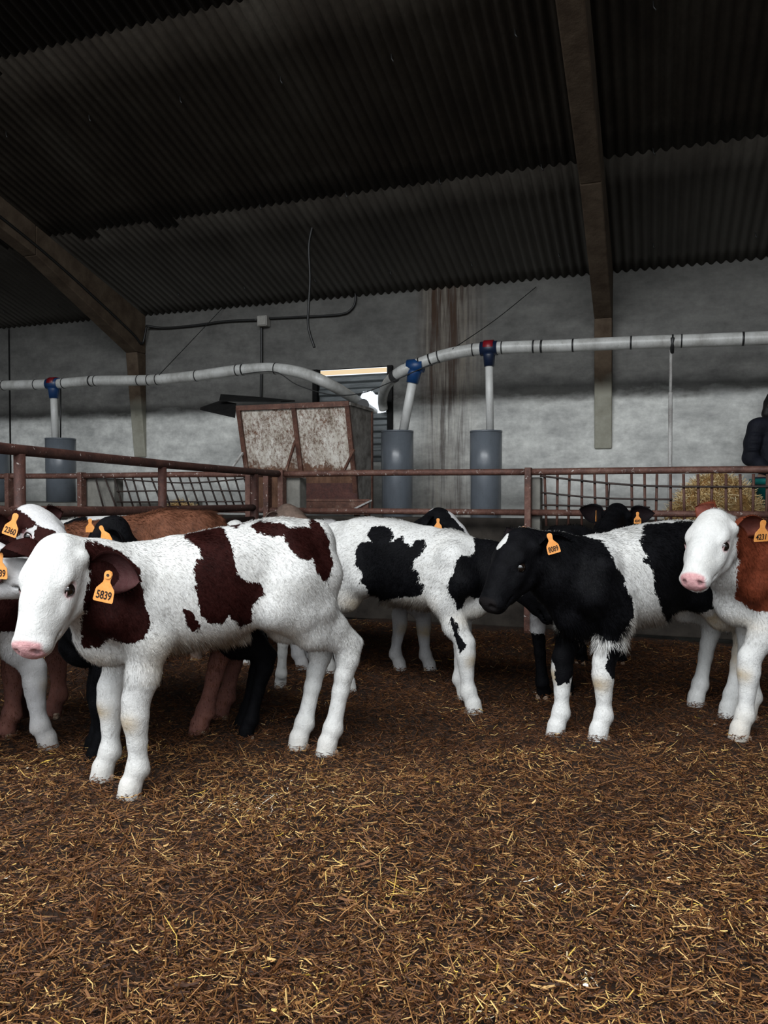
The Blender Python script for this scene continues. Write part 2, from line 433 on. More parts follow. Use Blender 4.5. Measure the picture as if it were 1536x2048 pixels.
# window in the back wall: ribbed shutter with a torn hole, pale lath above
win = empty('window_1', (wx0, YW, wz0)); tag(win, kind='structure')
fr = MB()
for a, b in ((626, 635), (775, 785)):
    xa, xb = float(onY(a, 800, YW-0.03)[0]), float(onY(b, 800, YW-0.03)[0])
    fr.box((xa, YW-0.05, wz0), (xb, YW+0.06, wz1))
fr.build('window_frame', M['black_sheet'], win)
lz0, lz1 = float(onY(705, 748, YW)[2]), float(onY(705, 739, YW)[2])
lathm = NT('pale_translucent_strip', 0.6)
tr = lathm.n.new('ShaderNodeBsdfTransparent'); tr.inputs[0].default_value = (0.90, 0.76, 0.58, 1)
lathm.l.new(tr.outputs[0], lathm.n['Material Output'].inputs[0])
o = MB().box((float(onY(640, 742, YW)[0]), YW-0.012, lz0), (float(onY(774, 742, YW)[0]), YW-0.006, lz1)).build('light_strip', lathm.m, win)
def shutter():
    xa, xb = wx0+0.02, wx1-0.02; n = 170; k = 190
    xs = np.linspace(xa, xb, n); zs = np.linspace(wz0, lz0-0.005, k)
    hole = [onY(px, py, YW+0.02) for px, py in ((716,801),(722,790),(727,784),(738,782),(746,783),(751,789),(757,790),(764,786),(772,784),(777,792),(775,808),(771,824),(758,827),(744,826),(736,816),(724,808))]
    hp = np.array([(p[0], p[2]) for p in hole])
    X, Z = np.meshgrid((xs[1:]+xs[:-1])/2, (zs[1:]+zs[:-1])/2)
    ins = np.zeros(X.shape, bool); j = len(hp)-1
    for i in range(len(hp)):
        c = ((hp[i,1] > Z) != (hp[j,1] > Z)) & (X < (hp[j,0]-hp[i,0])*(Z-hp[i,1])/(hp[j,1]-hp[i,1]+1e-9)+hp[i,0]); ins ^= c; j = i
    gx, gz = np.meshgrid(xs, zs)
    y = YW+0.02+0.012*np.clip(np.sin(2*np.pi*gz/0.15)*2.5, -1, 1)
    V = np.stack([gx, y, gz], -1).reshape(-1, 3) - np.array(win.location)
    ii, jj = np.nonzero(~ins); a = ii*n+jj
    me = np_mesh('shutter', V, np.stack([a, a+1, a+n+1, a+n], 1))
    s = link_mesh('shutter', me, M['shutter'], win); s['label'] = 'ribbed grey metal shutter with a torn hole'
shutter()

# ground: trampled bed, alley behind the fence
def fbm(X, Y, seed=0, f=1.0, n=5):
    r = np.random.default_rng(seed); out = np.zeros_like(X); a = 1.0
    for k in range(n):
        for _ in range(4):
            th = r.uniform(0, 2*np.pi); ph = r.uniform(0, 2*np.pi, 2)
            u = X*np.cos(th)+Y*np.sin(th); w = -X*np.sin(th)+Y*np.cos(th)
            out += a*0.25*np.sin(u*f*r.uniform(.7, 1.3)+ph[0]+1.5*np.sin(w*f*0.7+ph[1]))
        a *= 0.55; f *= 2.0
    return out
def gz(X, Y): return 0.030*fbm(X, Y, 3, 2.6, 5)
def ground():
    xs = np.linspace(-8, 7.0, 540); ys = np.linspace(-1.0, 6.5, 300)
    X, Y = np.meshgrid(xs, ys); Z = gz(X, Y) + 0.006*fbm(X, Y, 8, 40, 2)
    i, j = np.meshgrid(np.arange(299), np.arange(539), indexing='ij'); a = (i*540+j).ravel()
    me = np_mesh('floor', np.stack([X, Y, Z], -1).reshape(-1, 3), np.stack([a, a+1, a+541, a+540], 1))
    tag(link_mesh('floor', me, M['soil']), kind='structure')
    m = MB().box((XL, YR, -0.3), (XR, 6.7, -0.12)).box((XL, 6.7, -0.3), (XR, YW, 0.35))
    o = m.build('floor', M['concrete']); tag(o, kind='structure')
    m = MB().box((-40, -40, -0.5), (40, YR, -0.12)); tag(m.build('floor', M['soil']), kind='structure')
ground()

def straw_mesh(name, P, th, el, L, wd, tint, mat, bend=0.25):
    """many bent stalks: three rings of three"""
    n = len(P)
    d = np.stack([np.cos(th)*np.cos(el), np.sin(th)*np.cos(el), np.sin(el)], 1)
    s = np.stack([-np.sin(th), np.cos(th), np.zeros(n)], 1); u = np.cross(s, d)
    bn = (RNG.normal(0, bend, (n, 1))*s + np.abs(RNG.normal(0, bend*0.5, (n, 1)))*u)*L[:, None]*0.3
    V = np.empty((n, 9, 3)); prof = (0.8, 1.0, 0.55)
    for k, t in enumerate((-0.5, 0.0, 0.5)):
        c = P + d*(t*L)[:, None] + (bn if k == 1 else 0)
        for q in range(3):
            a = 2*np.pi*q/3+0.5
            V[:, k*3+q] = c + (s*math.cos(a) + u*math.sin(a)*0.55)*(wd*prof[k])[:, None]
    base = (np.arange(n)*9)[:, None]; Fl = []
    for k in range(2):
        for q in range(3):
            Fl.append(base + np.array([[k*3+q, k*3+(q+1) % 3, (k+1)*3+(q+1) % 3, (k+1)*3+q]]))
    me = np_mesh(name, V.reshape(-1, 3), np.concatenate(Fl), smooth=False)
    set_attr(me, 'tint', np.repeat(tint, 9))
    return link_mesh(name, me, mat)
def litter():
    n = 245000
    d = 1.25 + (7.3-1.25)*RNG.random(n)**1.35
    lat = (RNG.random(n)*2-1)*(0.56*d+0.85)
    c, s_ = math.cos(YAW), math.sin(YAW)
    X = lat*c - d*s_; Y = lat*s_ + d*c
    k = (Y < 6.25) & (X > -7.8) & (X < 6.6); X, Y, d = X[k], Y[k], d[k]; n = len(X)
    size = RNG.random(n)
    L = np.where(size < 0.66, RNG.uniform(0.008, 0.025, n), np.where(size < 0.96, RNG.uniform(0.024, 0.060, n), RNG.uniform(0.06, 0.13, n)))
    wd = np.where(size < 0.60, RNG.uniform(0.0009, 0.0022, n), RNG.uniform(0.0011, 0.0027, n)); wd = np.where(RNG.random(n) < 0.014, 0.0056, wd)
    clump = np.clip(0.5+0.5*fbm(X, Y, 21, 5.0, 4), 0, 1)
    tint = np.clip(RNG.random(n)**1.0*0.80 + 0.30*clump*RNG.random(n), 0, 1)
    tint = np.where((d > 3.4) & (RNG.random(n) < 0.85), tint*0.6, tint)  # stalks farther back tinted darker to stand in for weaker light
    Z = gz(X, Y) + RNG.uniform(0.002, 0.024, n) + 0.012*clump
    el = RNG.normal(0, 0.32, n)
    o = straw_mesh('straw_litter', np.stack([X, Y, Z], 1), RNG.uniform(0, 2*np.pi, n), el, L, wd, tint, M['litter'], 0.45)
    tag(o, 'trodden brown and golden straw bedding covering the pen floor', 'straw', kind='stuff')
litter()

# ------------------------------------------------------------------ fences
YF = 6.3
zt_ = float(onY(1050, 944, YF)[2]); zb_ = float(onY(1050, 1025, YF)[2])
def fence(name, a, b, label, posts, mat=M['rust_far'], extra=None, r=0.027):
    xa, xb = float(onY(a, 950, YF)[0]), float(onY(b, 950, YF)[0])
    e = empty(name, ((xa+xb)/2, YF, 0)); tag(e, label, 'fence', 'feed fence sections along the alley')
    MB().tube(smooth_path([(xa, YF, zt_), ((xa+xb)/2, YF, zt_+0.004), (xb, YF, zt_)], 4), r, 12).build('top_rail', mat, e)
    MB().tube([(xa, YF, zb_), (xb, YF, zb_)], r*0.95, 12).build('bottom_rail', mat, e)
    for p in posts:
        x = float(onY(p, 980, YF)[0])
        MB().box((x-0.026, YF-0.05, 0.0), (x+0.026, YF+0.03, zt_+0.035)).build('post', mat, e, 0.005)
    if extra: extra(e)
    return e
def rod(e, a, b, r, mat, Y=YF, name='bar', mid=None):
    p, q = onY(*a, Y), onY(*b, Y)
    pts = [p, q] if mid is None else smooth_path([p, onY(*mid, Y), q], 5)
    return MB().tube(pts, r, 6).build(name, mat, e)
def pillar(e, a, b, y1=955):
    xa, xb = float(onY(a, 980, YF+0.12)[0]), float(onY(b, 980, YF+0.12)[0])
    MB().box((xa, YF+0.05, 0), (xb, YF+0.2, float(onY((a+b)/2, y1, YF+0.1)[2]))).build('concrete_pillar', M['concrete'], e, 0.01)
def slanted(e):
    pillar(e, 172, 237, 957)
    random.seed(4)
    for i in range(17):
        x = 191 + i*18.4 + random.uniform(-2.5, 2.5); dx = 21+random.uniform(-5, 4)
        rod(e, (x, 951), (x+dx, 1014), 0.0085, M['rod'])
    rod(e, (234, 958), (494, 957), 0.008, M['rod'], YF-0.02, 'cross_rod', (370, 966))
    rod(e, (234, 983), (494, 982), 0.008, M['rod'], YF-0.02, 'cross_rod', (370, 981))
    rod(e, (234, 1004), (494, 1003), 0.008, M['rod'], YF-0.02, 'cross_rod')
def upright(e):
    pillar(e, 1063, 1083, 955)
    for x in (1089, 1115, 1139, 1164, 1189, 1213, 1263, 1289, 1314, 1341, 1367, 1396, 1424, 1452, 1480, 1507, 1535, 1562, 1590, 1616, 1642):
        rod(e, (x, 948), (x+random.uniform(-3, 4), 1052), 0.0115, M['rod_red'])
    rod(e, (1080, 952), (1660, 972), 0.0095, M['rod'], YF-0.022, 'cross_rod', (1300, 972))
    rod(e, (1082, 985), (1345, 999), 0.0085, M['rod'], YF-0.022, 'cross_rod', (1200, 996))
    rod(e, (1082, 1010), (1300, 1015), 0.0085, M['rod'], YF-0.022, 'cross_rod')
    rod(e, (1219, 968), (1216, 1018), 0.007, M['rod'], YF-0.01, 'bar')
def corner(e):
    pillar(e, 571, 606, 955)
fence('feed_fence', -260, 163, 'rusty two rail fence section at the far left, before the grey tubes', (20,))
fence('feed_fence', 165, 558, 'fence section with dark slanted bars left of the rusty hopper', (165, 500, 536), extra=slanted)
fence('feed_fence', 561, 1052, 'plain two rail fence section in front of hopper and grey tubes', (565,), extra=corner)
fence('feed_fence', 1055, 1700, 'fence section with upright rusty bars before the straw heap', (1057, 1660), extra=upright)

# near gate running from the corner towards the left of the camera
def gp(px, z):
    k = (px-CX)/F_PX; d = 2.975/(0.2897-k)
    c, s_ = math.cos(YAW), math.sin(YAW); lat = k*d
    return np.array([lat*c-d*s_, lat*s_+d*c, z])
def gtop(px): return 1.372 - (px+40)/600*0.052
g = empty('pen_gate', gp(300, 0)); tag(g, 'nearer rusty pipe gate slanting down from the upper left towards the hopper', 'gate')
MB().tube(smooth_path([gp(p, gtop(p)) for p in (-75, -30, 40, 325, 430, 560)], 6), 0.0285, 14, wob=0.06).build('top_rail', M['rust'], g)
MB().tube(smooth_path([gp(p, 1.043-(p-130)/150*0.008) for p in (-75, 40, 325, 510)], 6), 0.028, 14, wob=0.05).build('bottom_rail', M['rust'], g)
MB().tube([gp(-75, 0.93), gp(510, 0.93)], 0.02, 10).build('bottom_rail', M['rust'], g)
for p in (40, 325, 509):
    t_ = gtop(p); MB().tube([gp(p, -0.1), gp(p, t_-0.02)], 0.0285 if p != 509 else 0.036, 14).build('post', M['rust'], g)

# low feeding wall and ledge
o = top(MB().box((XL+0.5, YF+0.22, 0.0), (XR-0.5, YF+0.36, 0.93)).build('feeding_wall', M['dark_concrete'], bevel=0.01)); tag(o, 'low concrete wall right behind the rusty feed fence', 'wall', kind='structure')
xe = float(onY(300, 1000, 7.5)[0])
o = top(MB().box((XL+0.5, 7.25, 0.35), (xe, YW-0.002, 1.03)).build('concrete_ledge', M['concrete'], bevel=0.01)); tag(o, 'long concrete ledge under the left grey tubes, against the back wall', 'ledge')

# ------------------------------------------------------------------ tubes and pipes
YP = 7.7
def grey_tube(px, y0, base, r, label):
    c = onY(px, y0, YP); z0 = base; z1 = float(c[2])
    e = empty('grey_tube', (c[0], YP, z0)); tag(e, label, 'plastic tube', 'grey plastic tubes along the wall')
    x = float(c[0]); zm = z1-0.42
    MB().tube([(x, YP, z0), (x, YP, zm-0.03), (x, YP, zm), (x, YP, zm+0.02), (x, YP, z1)], [r*0.955, r*0.955, r*0.955, r, r], 40).build('tube_body', M['pvc_grey'], e)
    MB().tube([(x, YP, z1-0.012), (x, YP, z1+0.006)], [r*1.012, r*1.012], 40).build('rim', M['pvc_grey'], e)
    return x, z1
tA = grey_tube(121, 878, 1.035, 0.18, 'grey plastic tube on the ledge at left, under blue and red fitting')
tZ = grey_tube(-12, 903, 1.035, 0.18, 'grey plastic tube cut off by the left edge of the photo')
tB = grey_tube(794.5, 863, 0.355, 0.17, 'grey plastic tube between rusty hopper and stained wall')
tC = grey_tube(972, 863, 0.355, 0.162, 'grey plastic tube under the dark red and navy pipe fitting')
def run(pts, n=7): return smooth_path([onY(p[0], p[1], p[2] if len(p) > 2 else YP) for p in pts], n)
def conduit(name, pts, label, rings, r=0.061, endY=None):
    path = run(pts)
    if endY: path = path[:-1]+[endY]
    e = empty(name, path[0]); tag(e, label, 'pipe', 'white feed pipes under the roof')
    MB().tube(path, [r*(1-.22*max(0, min(1, (p[1]-YP)/1.2))) for p in path], 20, wob=0.02).build('pipe_body', M['pvc_white'], e)
    P = np.array([np.array(p) for p in path]); px, py, dd = proj(P)
    for rx, w in rings:
        i = int(np.argmin(np.abs(px-rx))); j = min(i+1, len(P)-1); k = max(i-1, 0)
        t = (P[j]-P[k]); t /= np.linalg.norm(t)
        f = onY(rx, float(np.interp(rx, px if px[-1] > px[0] else px[::-1], py if px[-1] > px[0] else py[::-1])), YP)
        MB().tube([f-t*w, f+t*w], r*1.055, 20).build('band', M['band'], e)
    return e
conduit('feed_pipe', [(-160, 775), (0, 771), (107, 768), (185, 762), (300, 760), (390, 752), (480, 740), (545, 737), (600, 745), (650, 764), (700, 792, 8.1), (726, 810, 8.5), (748, 824, 8.9)],
        'long white pipe from the left edge bending down into the shutter hole', ((8, .006), (72, .006), (128, .006), (182, .01), (192, .006), (278, .006), (298, .006), (315, .006), (393, .006), (474, .006), (486, .008), (551, .006), (726, .007)), 0.062)
path2 = [(767, 818, 8.5), (765, 803, 8.42), (768, 782, 8.15), (781, 760, 7.85), (803, 743), (830, 731), (880, 713), (930, 702), (978, 697), (1040, 694), (1120, 692), (1250, 686), (1400, 681), (1536, 676), (1700, 671), (1900, 661), (2100, 650)]
conduit('feed_pipe', path2, 'long white pipe rising from the shutter hole to the right edge', ((788, .006), (812, .006), (840, .006), (860, .008), (877, .006), (946, .006), (1004, .006), (1067, .008), (1083, .01), (1146, .008), (1262, .008), (1345, .008), (1363, .006), (1486, .009)), 0.062)
def riser(a, b, r, label, fit, cap, fy, blue_r=0.075):
    p, q = onY(*a, YP), onY(*b, YP)
    e = empty('riser_pipe', q); tag(e, label, 'pipe', 'thin risers between pipe and grey tubes')
    MB().tube([p, q], r, 16).build('pipe_body', M['pvc_thin'], e)
    c = onY(*fy, YP); t = (np.array(q)-np.array(p)); t /= np.linalg.norm(t)
    MB().tube([c+t*0.05, c+t*0.075, c+t*0.18], [r*1.6, r*1.5, r*1.3], 16).build('fitting_neck', fit, e)
    MB().tube([c-np.array([0.085, 0, 0]), c+np.array([0.085, 0, 0])], 0.072, 18).build('fitting_collar', fit, e)
    if cap: MB().tube([c-np.array([0.05, 0, 0])+np.array([0, 0, .012]), c+np.array([0.05, 0, 0])+np.array([0, 0, .012])], 0.0725, 18).build('fitting_cap', M['red'], e)
riser((107, 768), (111, 884), 0.044, 'straight pale riser above the left grey tube, blue and red fitting', M['blue'], True, (107, 768))
riser((831, 732), (806, 866), 0.048, 'slanted pale riser with blue fitting going into the middle grey tube', M['blue'], False, (831, 732))
riser((978, 697), (980, 870), 0.040, 'straight pale riser under dark red and navy fitting', M['navy_fit'], True, (978, 697))
# thin dark bracket on the left riser
o = MB().tube([onY(121, 778, YP), onY(121, 884, YP)], 0.010, 8).build('bracket_rod', M['cable']); tag(top(o), 'thin dark rod right beside the left riser', 'rod')
# right support pole
e = empty('support_pole', onY(1341, 1010, YP)); tag(e, 'thin whitened metal pole holding up the pipe on the right', 'pole')
MB().tube([onY(1342, 700, YP), onY(1341, 790, YP)], 0.014, 8).build('upper_rod', M['galv'], e)
MB().tube([onY(1341, 785, YP), onY(1339, 1075, YP)], 0.020, 10).build('pole_body', M['galv'], e)
MB().tube([onY(1345, 678, YP)+np.array([0, -.066, 0]), onY(1344, 706, YP)], 0.018, 10).build('pipe_clamp', M['band'], e)

# cables and wires on the back wall
YC = YW-0.03
def cable(name, pts, r, label, n=8, cat='cable'):
    P = smooth_path([onY(*p[:2], p[2] if len(p) > 2 else YC) for p in pts], n)
    o = top(MB().tube(P, r, 8).build(name, M['cable'])); tag(o, label, cat); return o
cable('black_cable', [(293, 652, YC-.06), (330, 656), (390, 651), (450, 643), (515, 640)], 0.016, 'thick black cable on the wall from left frame to junction box')
cable('black_cable', [(532, 637), (600, 634), (680, 629), (703, 618), (711, 600), (709, 575)], 0.014, 'black cable curving from junction box up to the ceiling')
cable('black_conduit', [(523, 650), (523, 720), (522, 800)], 0.017, 'black conduit hanging straight down from the junction box', cat='conduit')
_r = ray(627, 448); YH = float(_r[1]*(ZE+YW*TP-EYE[2])/(_r[2]+_r[1]*TP))
cable('hanging_cable', [(627, 446, YH), (618, 490, YH-.02), (620, 560, YH-.02), (616, 640, YH-.02), (620, 668, YH-.02), (629, 695, YH-.02)], 0.014, 'loose black cable dangling from the corrugated ceiling')
cable('stay_wire', [(446, 615), (380, 685, YC-.4), (318, 750, YP-.05)], 0.0045, 'thin dark stay wire slanting down to the pipe, left side', cat='wire')
cable('stay_wire', [(1072, 574), (990, 640, YC-.4), (905, 698, YP-.06)], 0.0045, 'thin dark stay wire slanting down to the pipe, right of rust stains', cat='wire')
cable('sagging_wire', [(486, 748, YP-.07), (550, 744, YP-.07), (595, 770, YP-.07), (660, 789, YP-.07), (720, 787, YP-.07), (780, 765, YP-.07), (840, 738, YP-.07), (880, 722, YP-.07)], 0.0055, 'thin black wire sagging between the two white pipes', cat='wire')
# cable running down the left portal frame
fx = xl+0.092
def ur(y, dz): return (fx+0.012, y, zroof(y)-dz)
o = top(MB().tube(smooth_path([ur(y, dz) for y, dz in ((2.2, .26), (4.0, .27), (5.5, .27), (6.7, .27), (7.6, .34), (8.3, .42), (8.5, .46))]+[tuple(onY(293, 652, YC-.06))], 5), 0.015, 8).build('black_cable', M['cable'])); tag(o, 'black cable running down along the left concrete frame', 'cable')
b0, b1 = onY(515, 632, YC-.05), onY(535, 652, YC-.05)
e = empty('junction_box', (float(b0[0]+b1[0])/2, YC, float(b1[2]))); tag(e, 'pale square junction box high on the back wall', 'junction box')
MB().box((b0[0], YW-0.10, b1[2]), (b1[0], YW-0.001, b0[2])).build('box_body', M['box_white'], e, 0.012)
MB().box((b0[0]+.012, YW-0.112, b1[2]+.012), (b1[0]-.012, YW-0.10, b0[2]-.012)).build('box_lid', M['box_white'], e, 0.005)

# ------------------------------------------------------------------ hopper
def hopper():
    YA, YB, Yb = 6.85, 7.48, 7.12
    x0, x1 = float(onY(476, 815, YA)[0]), float(onY(697, 808, YA)[0])
    zt = float(onY(590, 812, YA)[2]); zb = 0.98
    e = empty('feed_hopper', ((x0+x1)/2, YB, 0.35)); tag(e, 'big rusty whitewashed steel feed hopper behind the fence', 'hopper')
    xm = float(onY(588, 812, YA)[0])
    def fy(z): return YA+(zt-z)/(zt-zb)*(Yb-YA)
    MB().hexa([(x0, Yb, zb), (x1, Yb, zb), (x1, YB, zb), (x0, YB, zb), (x0, YA, zt), (x1, YA, zt), (x1, YB, zt), (x0, YB, zt)]).build('hopper_body', M['hopper'], e)
    MB().slab([(x1+.002, fy(zb), zb), (x1+.002, YB, zb), (x1+.002, YB, zt), (x1+.002, YA, zt)], (1, 0, 0), 0.006).build('side_panel', M['hopper_side'], e)
    w = 0.045
    f = M['hopper_frame']
    MB().bar((x0-.01, YA-.01, zt), (x1+.01, YA-.01, zt), 0.03, 0.05).build('top_frame', f, e)
    MB().bar((x1+.01, YA-.01, zt), (x1+.01, YB, zt), 0.03, 0.03).build('top_frame', M['hopper_side'], e)
    for x in (x0+.01, xm, x1-.01):
        MB().bar((x, fy(zt)-.012, zt), (x, fy(zb)-.012, zb), w, 0.03, up=(0, 1, 0)).build('corner_angle', f, e)
    MB().bar((x1+.008, YB-.02, zt), (x1+.008, YB-.02, zb), 0.03).build('corner_angle', f, e)
    for a, b in (((486, 905), (464, 936)), ((591, 880), (572, 943)), ((708, 900), (688, 942))):
        MB().bar(onY(*a, 6.95), onY(*b, 6.75), 0.022, 0.02).build('brace', M['galv'] if a[0] < 500 else f, e)
    # lower part with red sliding door
    for x in (x0+.03, x1-.03):
        for y in (Yb+.03, YB-.04):
            MB().bar((x, y, 0.35), (x, y, zb), 0.05).build('leg', f, e)
    dx0, dx1 = float(onY(608, 990, Yb-.05)[0]), float(onY(716, 990, Yb-.05)[0])
    dz0, dz1 = float(onY(660, 1000, Yb)[2]), float(onY(660, 952, Yb)[2])
    door = rust_mat('dark_red_rusted_door', (0.028, 0.008, 0.006), (0.07, 0.020, 0.014), (0.10, 0.035, 0.025), 0.74)
    MB().box((dx0, Yb-.07, dz0), (dx1, Yb-.05, dz1)).build('sliding_door', door, e)
    MB().box((dx0-.01, Yb-.09, dz0-.012), (dx1+.14, Yb-.05, dz0+.012)).build('door_rail', f, e)
    MB().box((dx0-.01, Yb-.08, dz0-.14), (dx1+.12, Yb-.05, dz0-.012)).build('lower_panel', f, e)
    MB().bar((dx1+.16, Yb-.09, dz0), (dx1-.03, Yb-.10, dz0-.09), 0.016).build('latch_rod', M['galv'], e)
    return e, zt, x0, x1, YA, YB
hop, hz, hx0, hx1, hYA, hYB = hopper()
def flap(poly, t, label):
    o = top(MB().slab([W_ for W_ in poly], (0, 0.25, 1), t).build('dark_sheet', M['black_sheet'])); tag(o, label, 'metal sheet', 'dark sheets over the hopper')
p = [onY(438, 803, 7.2), onY(562, 805, 7.0), onY(590, 803, 7.45), onY(520, 796, 7.6), onY(441, 790, 7.5)]
flap(p, 0.012, 'black bent sheet lying over the top of the rusty hopper')
p = [onY(400, 820, 7.25), onY(470, 836, 6.9), onY(472, 812, 7.2), onY(440, 806, 7.45)]
flap(p, 0.03, 'black flap sticking out to the left below the bent sheet')

# ------------------------------------------------------------------ straw heaps, tub
def heap(name, c, rx, ry, h, n, label, seed, Lr=(0.06, 0.20)):
    r = np.random.default_rng(seed)
    k = 40; th = np.linspace(0, 2*np.pi, k, endpoint=False); V = []; Fc = []
    rings = 12
    for i in range(rings+1):
        t = i/rings
        for a in th:
            rr = t*(1+0.08*math.sin(3*a+seed)); V.append((c[0]+rx*rr*math.cos(a), c[1]+ry*rr*math.sin(a), c[2]+h*(1-t**2.2)*(1+0.06*math.sin(5*a))))
    for i in range(rings):
        for j in range(k): Fc.append((i*k+j, (i+1)*k+j, (i+1)*k+(j+1) % k, i*k+(j+1) % k))
    a = r.uniform(0, 2*np.pi, n); t = np.sqrt(r.random(n)); rr = t*1.0
    X = c[0]+rx*rr*np.cos(a); Y = c[1]+ry*rr*np.sin(a); Z = c[2]+h*(1-t**2.2)+r.uniform(0, 0.02, n)
    o = straw_mesh(name, np.stack([X, Y, Z], 1), r.uniform(0, 2*np.pi, n), r.normal(0.1, 0.55, n), r.uniform(*Lr, n), r.uniform(0.0022, 0.0042, n), r.random(n), M['hay'], 0.3)
    core = bpy.data.meshes.new('heap_core'); core.from_pydata(V, [], Fc); core.update()
    co = link_mesh('heap_core', core, M['hay'])
    me = o.data; bm = bmesh.new(); bm.from_mesh(me); bm.from_mesh(core); bm.to_mesh(me); bm.free()
    bpy.data.objects.remove(co)
    tag(top(o), label, 'straw', kind='stuff')
hc = onY(1432, 1040, 7.0)
heap('straw_heap', (float(hc[0]), 7.0, 0.55), 0.52, 0.30, 0.72, 7000, 'big heap of fresh golden straw behind the fence on the right', 4)
hc = onY(362, 1010, 6.6)
heap('hay_wisp', (float(hc[0]), 6.595, 0.925), 0.20, 0.06, 0.13, 260, 'small wisp of pale hay behind the slanted bars', 5, (0.05, 0.16))
tc0 = onY(1535, 975, 7.15)
e = empty('plastic_tub', (float(tc0[0])+.05, 7.28, 0.90)); tag(e, 'green plastic tub at right edge behind the straw heap', 'tub')
x, z = float(tc0[0])+.09, float(onY(1520, 957, 7.1)[2])
MB().tube([(x, 7.28, 0.90), (x, 7.28, z-0.05), (x, 7.28, z-0.045), (x, 7.28, z)], [0.15, 0.195, 0.215, 0.22], 32).build('tub_body', M['tub'], e)
MB().tube([(x, 7.28, z-0.062), (x, 7.28, z-0.05)], [0.20, 0.21], 32).build('tub_rim_shadow_band', M['band'], e).name = 'rim_shadow_band'  # black band painting the shadow under the rim
o = top(MB().box((x-0.3, 7.08, 0.35), (x+0.3, 7.44, 0.898)).build('wooden_stand', M['concrete'])); tag(o, 'low block carrying the green tub', 'stand')

